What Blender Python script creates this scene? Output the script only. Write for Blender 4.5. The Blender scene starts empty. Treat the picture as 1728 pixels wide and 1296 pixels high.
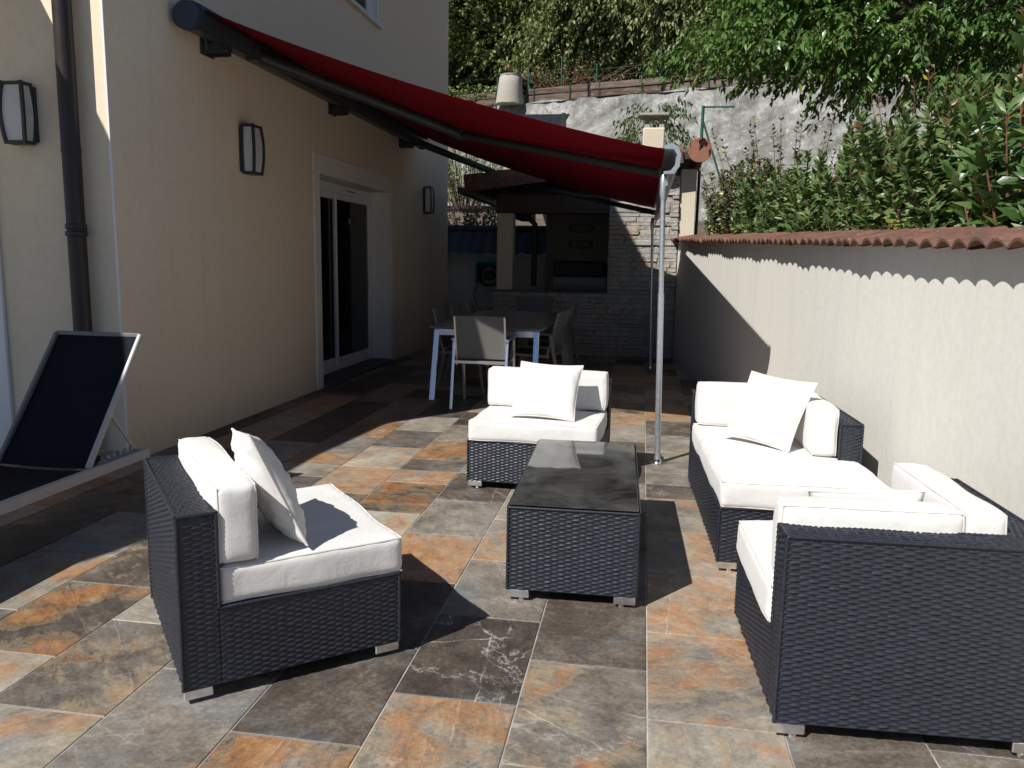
import bpy, math, random
import numpy as np
from mathutils import Vector, Matrix

random.seed(7)
rng = np.random.default_rng(11)
scene = bpy.context.scene
COL = scene.collection
rad = math.radians

# ------------------------------------------------------------------ camera
EYE = 1.395
FPX, YAW, PITCH, ROLL = 1345.0, 0.1598, 0.1535, 0.01705
fw = Vector((-math.sin(YAW) * math.cos(PITCH), math.cos(YAW) * math.cos(PITCH), -math.sin(PITCH)))
r0 = Vector((math.cos(YAW), math.sin(YAW), 0))
u0 = r0.cross(fw)
rr = r0 * math.cos(ROLL) + u0 * math.sin(ROLL)
uu = rr.cross(fw)
cam = bpy.data.cameras.new("camera")
cam.sensor_fit = 'HORIZONTAL'
cam.sensor_width = 36.0
cam.lens = 36.0 * FPX / 1728.0
cam.clip_start = 0.05
cam.clip_end = 500
camo = bpy.data.objects.new("camera", cam)
COL.objects.link(camo)
m = Matrix.Identity(4)
for i in range(3):
    m[i][0], m[i][1], m[i][2] = rr[i], uu[i], -fw[i]
m[2][3] = EYE
camo.matrix_world = m
scene.camera = camo

# ------------------------------------------------------------------ world, sun, exposure
SUN = Vector((0.597, 0.808, -1.0)).normalized()          # direction the light travels
world = bpy.data.worlds.new("World")
scene.world = world
world.use_nodes = True
wn = world.node_tree
bg = wn.nodes["Background"]
sky = wn.nodes.new("ShaderNodeTexSky")
sky.sky_type = 'NISHITA'
sky.sun_disc = False
sky.sun_elevation = rad(44.9)
sky.sun_rotation = rad(216.5)
sky.altitude = 1600
sky.dust_density = 0.3
sky.ozone_density = 4.0
sky.air_density = 0.8
wn.links.new(sky.outputs[0], bg.inputs[0])
bg.inputs[1].default_value = 0.066
sun = bpy.data.lights.new("sun", 'SUN')
sun.energy = 4.9
sun.angle = rad(0.5)
sun.color = (1.0, 0.97, 0.92)
suno = bpy.data.objects.new("sun", sun)
suno.rotation_euler = SUN.to_track_quat('-Z', 'Y').to_euler()
suno.location = (-6, -8, 12)
COL.objects.link(suno)
vs = scene.view_settings
vs.view_transform = 'Standard'
vs.look = 'None'
vs.exposure = 0.32
vs.gamma = 1.0
vs.use_curve_mapping = False
scene.cycles.max_bounces = 8
scene.cycles.transparent_max_bounces = 12

# ------------------------------------------------------------------ node helpers
def mat(name):
    mt = bpy.data.materials.new(name)
    mt.use_nodes = True
    return mt, mt.node_tree.nodes, mt.node_tree.links, mt.node_tree.nodes["Principled BSDF"]

def setp(b, color=None, rough=None, metal=None, spec=None):
    if color is not None: b.inputs["Base Color"].default_value = (*color, 1)
    if rough is not None: b.inputs["Roughness"].default_value = rough
    if metal is not None: b.inputs["Metallic"].default_value = metal
    if spec is not None: b.inputs["Specular IOR Level"].default_value = spec

def noise(n, l, vec, scale, detail=4, rough=0.55, dist=0.0, w=None):
    t = n.new("ShaderNodeTexNoise")
    if w is not None:
        t.noise_dimensions = '4D'
        l.new(w, t.inputs["W"])
    t.inputs["Scale"].default_value = scale
    t.inputs["Detail"].default_value = detail
    t.inputs["Roughness"].default_value = rough
    t.inputs["Distortion"].default_value = dist
    if vec is not None: l.new(vec, t.inputs["Vector"])
    return t.outputs[0]

def ramp(n, l, fac, stops):
    t = n.new("ShaderNodeValToRGB")
    e = t.color_ramp.elements
    while len(e) < len(stops): e.new(0.5)
    for k, (p, c) in enumerate(stops):
        e[k].position = p
        e[k].color = (*c, 1) if len(c) == 3 else c
    l.new(fac, t.inputs[0])
    return t.outputs[0]

def mix(n, l, fac, a, b, mode='MIX'):
    t = n.new("ShaderNodeMix")
    t.data_type = 'RGBA'
    t.blend_type = mode
    if isinstance(fac, float): t.inputs[0].default_value = fac
    else: l.new(fac, t.inputs[0])
    for v, i in ((a, 6), (b, 7)):
        if isinstance(v, tuple): t.inputs[i].default_value = (*v, 1)
        else: l.new(v, t.inputs[i])
    return t.outputs[2]

def mth(n, l, op, a, b=None, clamp=False):
    t = n.new("ShaderNodeMath")
    t.operation = op
    t.use_clamp = clamp
    for v, i in ((a, 0), (b, 1)):
        if v is None: continue
        if isinstance(v, (int, float)): t.inputs[i].default_value = v
        else: l.new(v, t.inputs[i])
    return t.outputs[0]

def bump(n, l, b, h, strength=0.5, dist=0.01):
    t = n.new("ShaderNodeBump")
    t.inputs["Strength"].default_value = strength
    t.inputs["Distance"].default_value = dist
    l.new(h, t.inputs["Height"])
    l.new(t.outputs[0], b.inputs["Normal"])
    return t

def geo_pos(n): return n.new("ShaderNodeNewGeometry").outputs["Position"]
def obj_pos(n): return n.new("ShaderNodeTexCoord").outputs["Object"]

def plain(name, color, rough=0.5, metal=0.0, spec=0.5, var=0.0, vscale=20.0, bmp=0.0, bscale=150.0):
    mt, n, l, b = mat(name)
    setp(b, color, rough, metal, spec)
    p = geo_pos(n)
    if var > 0:
        f = noise(n, l, p, vscale, 5)
        c = ramp(n, l, f, [(0.25, tuple(x * (1 - var) for x in color)), (0.75, tuple(min(1, x * (1 + var)) for x in color))])
        l.new(c, b.inputs["Base Color"])
        rg = mth(n, l, 'MULTIPLY_ADD', f, 0.3)
        rg.node.inputs[2].default_value = rough - 0.15
        l.new(rg, b.inputs["Roughness"])
    if bmp > 0:
        bump(n, l, b, noise(n, l, p, bscale, 3), bmp, 0.004)
    return mt

def plaster(name, color, stain=0.1, strength=0.6, scale=130.0):
    mt, n, l, b = mat(name)
    setp(b, color, 0.92, 0, 0.2)
    p = geo_pos(n)
    big = noise(n, l, p, 0.7, 5, 0.6)
    fine = noise(n, l, p, 30.0, 4, 0.6)
    c1 = ramp(n, l, big, [(0.3, tuple(x * (1 - stain) for x in color)), (0.65, color)])
    c2 = mix(n, l, 0.10, c1, ramp(n, l, fine, [(0.3, (0.35, 0.3, 0.24)), (0.7, (0.95, 0.92, 0.86))]))
    mp = n.new("ShaderNodeMapping"); mp.inputs["Scale"].default_value = (5.0, 5.0, 0.35)
    l.new(p, mp.inputs[0])
    stv = noise(n, l, mp.outputs[0], 1.6, 5, 0.65)
    c2 = mix(n, l, ramp(n, l, stv, [(0.52, (0, 0, 0)), (0.78, (0.16, 0.16, 0.16))]), c2, tuple(x * 0.55 for x in color))
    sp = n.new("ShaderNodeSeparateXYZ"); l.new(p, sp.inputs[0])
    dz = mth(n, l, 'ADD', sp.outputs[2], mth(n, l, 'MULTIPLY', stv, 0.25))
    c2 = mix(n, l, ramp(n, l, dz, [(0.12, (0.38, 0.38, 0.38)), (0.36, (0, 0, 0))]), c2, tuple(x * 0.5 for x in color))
    l.new(c2, b.inputs["Base Color"])
    g = noise(n, l, p, scale, 3, 0.7)
    g2 = noise(n, l, p, scale * 0.3, 2, 0.5)
    bump(n, l, b, mth(n, l, 'ADD', g, mth(n, l, 'MULTIPLY', g2, 0.5)), strength, 0.004)
    return mt

# ------------------------------------------------------------------ materials
M = {}
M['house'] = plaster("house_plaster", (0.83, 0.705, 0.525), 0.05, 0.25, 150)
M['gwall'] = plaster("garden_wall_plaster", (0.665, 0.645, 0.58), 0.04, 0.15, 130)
M['cream'] = plaster("cream_render", (0.62, 0.55, 0.42), 0.10, 0.4, 140)
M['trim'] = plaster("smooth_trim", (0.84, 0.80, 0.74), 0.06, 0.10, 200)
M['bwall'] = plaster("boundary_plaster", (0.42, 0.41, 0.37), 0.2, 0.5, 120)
M['white_pvc'] = plain("white_pvc", (0.78, 0.78, 0.78), 0.35, var=0.05, vscale=8)
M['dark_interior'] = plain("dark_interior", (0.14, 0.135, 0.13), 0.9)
M['curtain'] = plain("curtain", (0.75, 0.76, 0.76), 0.9, var=0.2, vscale=6)
M['chrome'] = plain("chrome", (0.80, 0.81, 0.83), 0.22, 1.0, var=0.06, vscale=40)
M['alu'] = plain("anodised_aluminium", (0.66, 0.68, 0.73), 0.30, 1.0)
M['alu_taupe'] = plain("taupe_coated_aluminium", (0.16, 0.15, 0.14), 0.45, 0.5, var=0.08, vscale=25)
M['antracite'] = plain("anthracite_paint", (0.035, 0.042, 0.048), 0.38, 0.0, var=0.15, vscale=15)
M['awn_arm'] = plain("arm_grey", (0.035, 0.042, 0.045), 0.45, 0.0, var=0.15, vscale=12)
M['awn_cap'] = plain("awning_end_cap", (0.03, 0.045, 0.075), 0.5, 0.0, var=0.1, vscale=20)
M['bar_grey'] = plain("front_profile_grey", (0.33, 0.35, 0.38), 0.4, 0.4, var=0.06, vscale=20)
M['pole_grey'] = plain("pole_galvanised", (0.52, 0.54, 0.57), 0.36, 0.75, var=0.1, vscale=30)
M['lamp_body'] = plain("lamp_body", (0.028, 0.03, 0.034), 0.45, 0.0, var=0.15, vscale=30)
M['lamp_glass'] = plain("opal_glass", (0.62, 0.62, 0.60), 0.3, 0.0, var=0.04, vscale=8)
M['pipe'] = plain("brown_pipe", (0.028, 0.022, 0.021), 0.42, 0.0, 0.35, var=0.12, vscale=10)
M['sling'] = plain("lounger_sling", (0.005, 0.007, 0.012), 0.85, spec=0.2, var=0.2, vscale=60)
M['lounger_frame'] = plain("lounger_frame", (0.44, 0.43, 0.42), 0.45, 0.0, var=0.06, vscale=20)
M['lounger_shaded'] = plain("lounger_frame_shaded", (0.16, 0.165, 0.175), 0.5, 0.0)  # frame colour darkened to hold the shade on left and head rails
M['dsling'] = plain("dining_sling", (0.15, 0.145, 0.135), 0.75, var=0.12, vscale=80)
M['dtop'] = plain('table_laminate', (0.15, 0.155, 0.16), 0.35, var=0.1, vscale=8)
M['slate'] = plain("slate_slab", (0.09, 0.09, 0.09), 0.6, var=0.2, vscale=10)
M['grout'] = plain("grout", (0.36, 0.345, 0.32), 0.9, var=0.45, vscale=7)
M['concrete_cap'] = plain("concrete_slab", (0.34, 0.33, 0.30), 0.9, var=0.2, vscale=9, bmp=0.4)
M['blue_tile'] = plain("dark_blue_tile", (0.030, 0.034, 0.042), 0.7, var=0.3, vscale=14)
M['shed_slate'] = plain('shed_slate', (0.018, 0.02, 0.026), 0.85, spec=0.15, var=0.3, vscale=9)
M['teal'] = plain("teal_plastic", (0.015, 0.13, 0.15), 0.4, var=0.1)
M['black'] = plain("black_iron", (0.012, 0.012, 0.013), 0.6, var=0.2)
M['firebrick'] = plain("fire_brick", (0.22, 0.17, 0.13), 0.9, var=0.2, vscale=16)
M['green_post'] = plain("green_post", (0.015, 0.075, 0.06), 0.5, var=0.1)
M['bark'] = plain("bark", (0.10, 0.075, 0.055), 0.9, var=0.35, vscale=18, bmp=0.8, bscale=60)
M['red_stem'] = plain("red_brown_stem", (0.17, 0.065, 0.035), 0.7, var=0.25, vscale=25)
M['soil'] = plain("soil", (0.10, 0.08, 0.055), 0.95, var=0.4, vscale=6, bmp=0.8, bscale=20)
M['dry_leaf'] = plain("dry_leaf", (0.38, 0.26, 0.15), 0.8, var=0.2, vscale=60)
M['rubber'] = plain("rubber_tip", (0.35, 0.35, 0.36), 0.6)

def mk_wicker():
    mt, n, l, b = mat("wicker")
    p = geo_pos(n)
    f = noise(n, l, p, 60, 3)
    c = ramp(n, l, f, [(0.3, (0.011, 0.0135, 0.020)), (0.7, (0.024, 0.028, 0.040))])
    l.new(c, b.inputs["Base Color"])
    setp(b, None, 0.42, 0, 0.5)
    bump(n, l, b, noise(n, l, p, 500, 2), 0.15, 0.001)
    return mt
M['wicker'] = mk_wicker()

def mk_cushion():
    mt, n, l, b = mat("cream_cushion_fabric")
    p = geo_pos(n)
    f = noise(n, l, p, 9, 5, 0.6)
    c = ramp(n, l, f, [(0.3, (0.65, 0.635, 0.605)), (0.7, (0.71, 0.695, 0.67))])
    l.new(c, b.inputs["Base Color"])
    setp(b, None, 0.9, 0, 0.15)
    try:
        b.inputs["Sheen Weight"].default_value = 0.15
    except Exception:
        pass
    w = noise(n, l, p, 16, 4, 0.6, 0.6)
    w2 = noise(n, l, p, 700, 2)
    h = mth(n, l, 'MULTIPLY_ADD', w2, 0.06)
    l.new(w, h.node.inputs[2])
    bump(n, l, b, h, 0.2, 0.012)
    return mt
M['cushion'] = mk_cushion()
M['piping'] = plain("cushion_piping", (0.62, 0.59, 0.545), 0.85)

def mk_glass(name, tint=(0.55, 0.6, 0.6), rough=0.02, dust_sheen=0.0):
    mt, n, l, b = mat(name)
    out = n["Material Output"]
    gl = n.new("ShaderNodeBsdfGlossy"); gl.inputs["Roughness"].default_value = rough
    tr = n.new("ShaderNodeBsdfTransparent"); tr.inputs["Color"].default_value = (*tint, 1)
    fr = n.new("ShaderNodeFresnel"); fr.inputs["IOR"].default_value = 1.52
    mx = n.new("ShaderNodeMixShader")
    l.new(fr.outputs[0], mx.inputs[0]); l.new(tr.outputs[0], mx.inputs[1]); l.new(gl.outputs[0], mx.inputs[2])
    res = mx.outputs[0]
    if dust_sheen > 0:
        df = n.new("ShaderNodeBsdfDiffuse"); df.inputs["Color"].default_value = (0.45, 0.45, 0.43, 1)  # diffuse film: dust plus a painted grey for reflected sky and hill
        p = geo_pos(n)
        f = noise(n, l, p, 3.0, 6, 0.65, 0.8)
        k = ramp(n, l, f, [(0.35, (0.03, 0.03, 0.03)), (0.75, (dust_sheen, dust_sheen, dust_sheen))])
        m2 = n.new("ShaderNodeMixShader")
        l.new(k, m2.inputs[0]); l.new(res, m2.inputs[1]); l.new(df.outputs[0], m2.inputs[2])
        res = m2.outputs[0]
    l.new(res, out.inputs["Surface"])
    return mt
M['glass'] = mk_glass("door_glass", (0.62, 0.66, 0.66), 0.01)
M['table_glass'] = mk_glass("table_glass", (0.42, 0.46, 0.45), 0.03, 0.20)

def mk_fabric():
    mt, n, l, b = mat("red_awning_fabric")
    out = n["Material Output"]
    p = geo_pos(n)
    c = ramp(n, l, noise(n, l, p, 4, 4), [(0.3, (0.20, 0.004, 0.014)), (0.7, (0.26, 0.006, 0.018))])
    l.new(c, b.inputs["Base Color"])
    setp(b, None, 0.85, 0, 0.1)
    t = n.new("ShaderNodeBsdfTranslucent")
    l.new(c, t.inputs["Color"])
    mx = n.new("ShaderNodeMixShader"); mx.inputs[0].default_value = 0.16
    l.new(b.outputs[0], mx.inputs[1]); l.new(t.outputs[0], mx.inputs[2])
    l.new(mx.outputs[0], out.inputs["Surface"])
    return mt
M['fabric'] = mk_fabric()

def mk_terracotta():
    mt, n, l, b = mat("weathered_terracotta")
    p = geo_pos(n)
    f = noise(n, l, p, 5, 6, 0.65)
    c = ramp(n, l, f, [(0.25, (0.08, 0.046, 0.036)), (0.5, (0.165, 0.080, 0.056)), (0.8, (0.24, 0.13, 0.092))])
    g = noise(n, l, p, 38, 4, 0.7)
    c = mix(n, l, ramp(n, l, g, [(0.62, (0, 0, 0)), (0.72, (0.7, 0.7, 0.7))]), c, (0.42, 0.37, 0.30))
    g2 = noise(n, l, p, 14, 5, 0.7)
    c = mix(n, l, ramp(n, l, g2, [(0.48, (0, 0, 0)), (0.66, (0.8, 0.8, 0.8))]), c, (0.075, 0.06, 0.05))
    l.new(c, b.inputs["Base Color"])
    setp(b, None, 0.9, 0, 0.2)
    bump(n, l, b, g, 0.5, 0.006)
    return mt
M['terracotta'] = mk_terracotta()
M['terracotta_cap'] = plain('terracotta_cap', (0.27, 0.125, 0.085), 0.9, spec=0.2, var=0.18, vscale=9, bmp=0.4, bscale=40)

def mk_tile():
    mt, n, l, b = mat("slate_tile")
    p = obj_pos(n)
    def att(k):
        a = n.new("ShaderNodeAttribute"); a.attribute_type = 'OBJECT'; a.attribute_name = k
        return a.outputs["Fac"]
    seed, rust, tone, vein = att("seed"), att("rust"), att("tone"), att("vein")
    n1 = noise(n, l, p, 3.2, 7, 0.62, 0.8, seed)
    n2 = noise(n, l, p, 11.0, 6, 0.7, 0.3, seed)
    n3 = noise(n, l, p, 70.0, 6, 0.75, 0.0, seed)
    vr = n.new("ShaderNodeVectorRotate"); vr.rotation_type = 'Z_AXIS'
    l.new(p, vr.inputs["Vector"]); l.new(seed, vr.inputs["Angle"])
    ms = n.new("ShaderNodeMapping"); ms.inputs["Scale"].default_value = (1.0, 4.5, 1.0)
    l.new(vr.outputs[0], ms.inputs[0])
    ns = noise(n, l, ms.outputs[0], 6.0, 7, 0.72, 0.6, seed)
    t = mth(n, l, 'ADD', tone, mth(n, l, 'MULTIPLY', mth(n, l, 'SUBTRACT', n1, 0.5), 0.95))
    t = mth(n, l, 'ADD', t, mth(n, l, 'MULTIPLY', mth(n, l, 'SUBTRACT', n2, 0.5), 0.55))
    t = mth(n, l, 'ADD', t, mth(n, l, 'MULTIPLY', mth(n, l, 'SUBTRACT', n3, 0.5), 0.75))
    t = mth(n, l, 'ADD', t, mth(n, l, 'MULTIPLY', mth(n, l, 'SUBTRACT', ns, 0.5), 0.55), clamp=True)
    base = ramp(n, l, t, [(0.0, (0.040, 0.033, 0.028)), (0.25, (0.092, 0.072, 0.056)), (0.5, (0.185, 0.160, 0.132)),
                          (0.72, (0.30, 0.265, 0.215)), (1.0, (0.47, 0.43, 0.36))])
    # blue-grey slate zones
    n5 = noise(n, l, p, 2.3, 5, 0.6, 0.5, mth(n, l, 'ADD', seed, 7.7))
    base = mix(n, l, ramp(n, l, n5, [(0.52, (0, 0, 0)), (0.66, (0.55, 0.55, 0.55))]), base,
               mix(n, l, t, (0.05, 0.058, 0.062), (0.24, 0.265, 0.275)))
    # rust
    n4 = noise(n, l, p, 2.6, 8, 0.62, 1.4, mth(n, l, 'ADD', seed, 3.1))
    n4 = mth(n, l, 'ADD', mth(n, l, 'MULTIPLY', n4, 0.75), mth(n, l, 'MULTIPLY', ns, 0.25))
    rm = mth(n, l, 'ADD', n4, mth(n, l, 'MULTIPLY', mth(n, l, 'SUBTRACT', rust, 0.5), 0.55))
    rk = ramp(n, l, rm, [(0.50, (0, 0, 0)), (0.56, (0.5, 0.5, 0.5)), (0.74, (0.88, 0.88, 0.88))])
    rc = ramp(n, l, mth(n, l, 'ADD', mth(n, l, 'MULTIPLY', n2, 0.4), mth(n, l, 'ADD', mth(n, l, 'MULTIPLY', ns, 0.35), mth(n, l, 'MULTIPLY', n3, 0.25))), [(0.30, (0.13, 0.066, 0.034)), (0.41, (0.25, 0.115, 0.045)), (0.50, (0.41, 0.18, 0.055)), (0.57, (0.41, 0.25, 0.115)), (0.66, (0.43, 0.36, 0.25))])
    c = mix(n, l, rk, base, rc)
    # pale edging of rust zones
    ek = ramp(n, l, rm, [(0.475, (0, 0, 0)), (0.502, (0.4, 0.4, 0.4)), (0.525, (0, 0, 0))])
    c = mix(n, l, ek, c, (0.36, 0.27, 0.16))
    # mineral veins: thin ridges of a noise and of a few long waves
    nv = noise(n, l, p, 2.1, 5, 0.6, 0.9, mth(n, l, 'ADD', seed, 5.3))
    vd = mth(n, l, 'ABSOLUTE', mth(n, l, 'SUBTRACT', nv, 0.5))
    vk = mth(n, l, 'MULTIPLY', ramp(n, l, vd, [(0.0, (1, 1, 1)), (0.010, (0, 0, 0))]), vein)
    vk = mth(n, l, 'MULTIPLY', vk, ramp(n, l, n2, [(0.40, (0.1, 0.1, 0.1)), (0.60, (1, 1, 1))]))
    c = mix(n, l, mth(n, l, 'MULTIPLY', vk, 0.6), c, (0.46, 0.45, 0.42))
    for ka, kb in ((1.0, 0.05), (2.3, -0.11)):
        v2 = n.new("ShaderNodeVectorRotate"); v2.rotation_type = 'Z_AXIS'
        l.new(p, v2.inputs["Vector"]); l.new(mth(n, l, 'MULTIPLY', seed, ka), v2.inputs["Angle"])
        sx_ = n.new("ShaderNodeSeparateXYZ"); l.new(v2.outputs[0], sx_.inputs[0])
        dd = mth(n, l, 'ADD', sx_.outputs[1], mth(n, l, 'MULTIPLY', mth(n, l, 'SUBTRACT', n2, 0.5), 0.05))
        dd = mth(n, l, 'ABSOLUTE', mth(n, l, 'SUBTRACT', dd, kb))
        ck = mth(n, l, 'MULTIPLY', ramp(n, l, dd, [(0.0, (0.9, 0.9, 0.9)), (0.003, (0, 0, 0))]), vein)
        ck = mth(n, l, 'MULTIPLY', ck, ramp(n, l, n1, [(0.46, (0, 0, 0)), (0.56, (1, 1, 1))]))
        c = mix(n, l, ck, c, (0.46, 0.44, 0.40))
    # chalky speckle
    sk = mth(n, l, 'MULTIPLY', ramp(n, l, n3, [(0.60, (0, 0, 0)), (0.70, (0.6, 0.6, 0.6))]), ramp(n, l, n1, [(0.5, (0, 0, 0)), (0.7, (1, 1, 1))]))
    c = mix(n, l, sk, c, (0.42, 0.38, 0.32))
    l.new(c, b.inputs["Base Color"])
    rg = mth(n, l, 'MULTIPLY_ADD', n2, 0.35); rg.node.inputs[2].default_value = 0.36
    l.new(rg, b.inputs["Roughness"])
    setp(b, None, None, 0, 0.4)
    h = mth(n, l, 'ADD', mth(n, l, 'MULTIPLY', n2, 0.7), mth(n, l, 'MULTIPLY', n3, 0.3))
    bump(n, l, b, h, 0.22, 0.010)
    return mt
M['tile'] = mk_tile()

def mk_stone():
    mt, n, l, b = mat("ledge_stone")
    p = obj_pos(n); w = geo_pos(n)
    oi = n.new("ShaderNodeObjectInfo").outputs["Random"]
    c = ramp(n, l, oi, [(0.0, (0.25, 0.245, 0.235)), (0.3, (0.38, 0.37, 0.35)), (0.55, (0.33, 0.33, 0.325)), (0.72, (0.40, 0.38, 0.34)), (0.86, (0.38, 0.29, 0.19)), (1.0, (0.44, 0.44, 0.43))])
    f = noise(n, l, w, 16, 6, 0.7)
    c = mix(n, l, 0.5, c, ramp(n, l, f, [(0.3, (0.16, 0.14, 0.12)), (0.6, (0.50, 0.46, 0.40))]))
    l.new(c, b.inputs["Base Color"])
    setp(b, None, 0.9, 0, 0.2)
    bump(n, l, b, f, 0.9, 0.02)
    return mt
M['stone'] = mk_stone()

def mk_shotcrete():
    mt, n, l, b = mat("weathered_shotcrete")
    p = geo_pos(n)
    f = noise(n, l, p, 1.3, 9, 0.74, 0.6)
    g = noise(n, l, p, 6, 9, 0.8, 0.5)
    c = ramp(n, l, f, [(0.3, (0.15, 0.148, 0.138)), (0.5, (0.29, 0.283, 0.265)), (0.68, (0.47, 0.46, 0.43))])
    c = mix(n, l, ramp(n, l, g, [(0.36, (0.7, 0.7, 0.7)), (0.50, (0, 0, 0))]), c, (0.13, 0.13, 0.12))
    ms = n.new("ShaderNodeMapping"); ms.inputs["Scale"].default_value = (2.6, 1.0, 0.45)
    l.new(p, ms.inputs[0])
    vs_ = noise(n, l, ms.outputs[0], 1.4, 7, 0.7, 0.5)
    c = mix(n, l, ramp(n, l, vs_, [(0.50, (0, 0, 0)), (0.66, (0.6, 0.6, 0.6))]), c, (0.12, 0.118, 0.11))
    ce = noise(n, l, p, 1.7, 6, 0.65, 1.2)
    c = mix(n, l, ramp(n, l, mth(n, l, 'ABSOLUTE', mth(n, l, 'SUBTRACT', ce, 0.5)), [(0.0, (0.8, 0.8, 0.8)), (0.008, (0, 0, 0))]), c, (0.06, 0.06, 0.055))
    c = mix(n, l, ramp(n, l, g, [(0.56, (0, 0, 0)), (0.68, (0.85, 0.85, 0.85))]), c, (0.66, 0.65, 0.61))
    l.new(c, b.inputs["Base Color"])
    setp(b, None, 0.95, 0, 0.15)
    bump(n, l, b, mth(n, l, 'ADD', g, f), 0.7, 0.06)
    return mt
M['shotcrete'] = mk_shotcrete()

def mk_sleeper():
    mt, n, l, b = mat("weathered_sleeper")
    p = obj_pos(n)
    mp = n.new("ShaderNodeMapping"); mp.inputs["Scale"].default_value = (1.2, 9, 9)
    l.new(p, mp.inputs[0])
    oi = n.new("ShaderNodeObjectInfo").outputs["Random"]
    f = noise(n, l, mp.outputs[0], 2.5, 6, 0.7, 0.3)
    c = ramp(n, l, f, [(0.3, (0.03, 0.02, 0.015)), (0.5, (0.10, 0.062, 0.045)), (0.72, (0.24, 0.185, 0.15))])
    c = mix(n, l, mth(n, l, 'MULTIPLY', oi, 0.35), c, (0.26, 0.23, 0.20))
    l.new(c, b.inputs["Base Color"])
    setp(b, None, 0.9, 0, 0.2)
    bump(n, l, b, f, 0.8, 0.03)
    return mt
M['sleeper'] = mk_sleeper()

def mk_leaf(name, stops, rough=0.4, trans=0.25, spec=0.5):
    mt, n, l, b = mat(name)
    out = n["Material Output"]
    ri = n.new("ShaderNodeNewGeometry").outputs["Random Per Island"]
    c = ramp(n, l, ri, stops)
    l.new(c, b.inputs["Base Color"])
    setp(b, None, rough, 0, spec)
    t = n.new("ShaderNodeBsdfTranslucent")
    c2 = mix(n, l, 0.5, c, (0.14, 0.20, 0.02))
    l.new(c2, t.inputs["Color"])
    mx = n.new("ShaderNodeMixShader"); mx.inputs[0].default_value = trans
    l.new(b.outputs[0], mx.inputs[1]); l.new(t.outputs[0], mx.inputs[2])
    l.new(mx.outputs[0], out.inputs["Surface"])
    return mt
M['leaf_photinia'] = mk_leaf("photinia_leaf", [(0, (0.055, 0.10, 0.028)), (0.5, (0.10, 0.17, 0.05)), (0.9, (0.15, 0.22, 0.075)), (1, (0.20, 0.21, 0.085))], 0.40, 0.2, 0.5)
M['leaf_red'] = mk_leaf("young_red_leaf", [(0, (0.16, 0.05, 0.025)), (1, (0.17, 0.12, 0.04))], 0.35, 0.25)
M['leaf_elaeagnus'] = mk_leaf("elaeagnus_leaf", [(0, (0.05, 0.07, 0.035)), (0.7, (0.10, 0.125, 0.065)), (0.86, (0.14, 0.165, 0.085)), (0.90, (0.42, 0.36, 0.05)), (1, (0.45, 0.38, 0.06))], 0.4, 0.2)
M['leaf_yellow'] = mk_leaf("yellow_leaf", [(0, (0.35, 0.33, 0.06)), (0.6, (0.48, 0.42, 0.10)), (1, (0.12, 0.16, 0.04))], 0.45, 0.25)
M['leaf_laurel'] = mk_leaf("laurel_leaf", [(0, (0.035, 0.085, 0.018)), (0.6, (0.065, 0.13, 0.028)), (1, (0.13, 0.20, 0.055))], 0.36, 0.22, 0.5)
M['leaf_cherry'] = mk_leaf("cherry_leaf", [(0, (0.06, 0.13, 0.028)), (0.6, (0.105, 0.205, 0.048)), (0.97, (0.15, 0.25, 0.07)), (1, (0.32, 0.24, 0.05))], 0.34, 0.32)
M['leaf_far_a'] = mk_leaf("ivy_tree_leaf", [(0, (0.06, 0.10, 0.022)), (0.6, (0.13, 0.185, 0.045)), (1, (0.24, 0.26, 0.08))], 0.5, 0.25)
M['leaf_far_b'] = mk_leaf("willow_tree_leaf", [(0, (0.08, 0.12, 0.032)), (0.6, (0.165, 0.21, 0.068)), (1, (0.29, 0.31, 0.125))], 0.5, 0.25)
M['leaf_peach'] = mk_leaf("peach_leaf", [(0, (0.04, 0.08, 0.02)), (0.8, (0.08, 0.13, 0.035)), (1, (0.15, 0.12, 0.04))], 0.45, 0.25)
M['leaf_grass'] = mk_leaf("dry_grass_leaf", [(0, (0.09, 0.14, 0.03)), (0.6, (0.17, 0.21, 0.06)), (1, (0.30, 0.27, 0.14))], 0.7, 0.25)
M['hill'] = plain("hillside_shade", (0.014, 0.018, 0.009), 0.95, spec=0.0, var=0.5, vscale=1.5)  # near-black backdrop: the shade between the trees is in its colour

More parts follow.
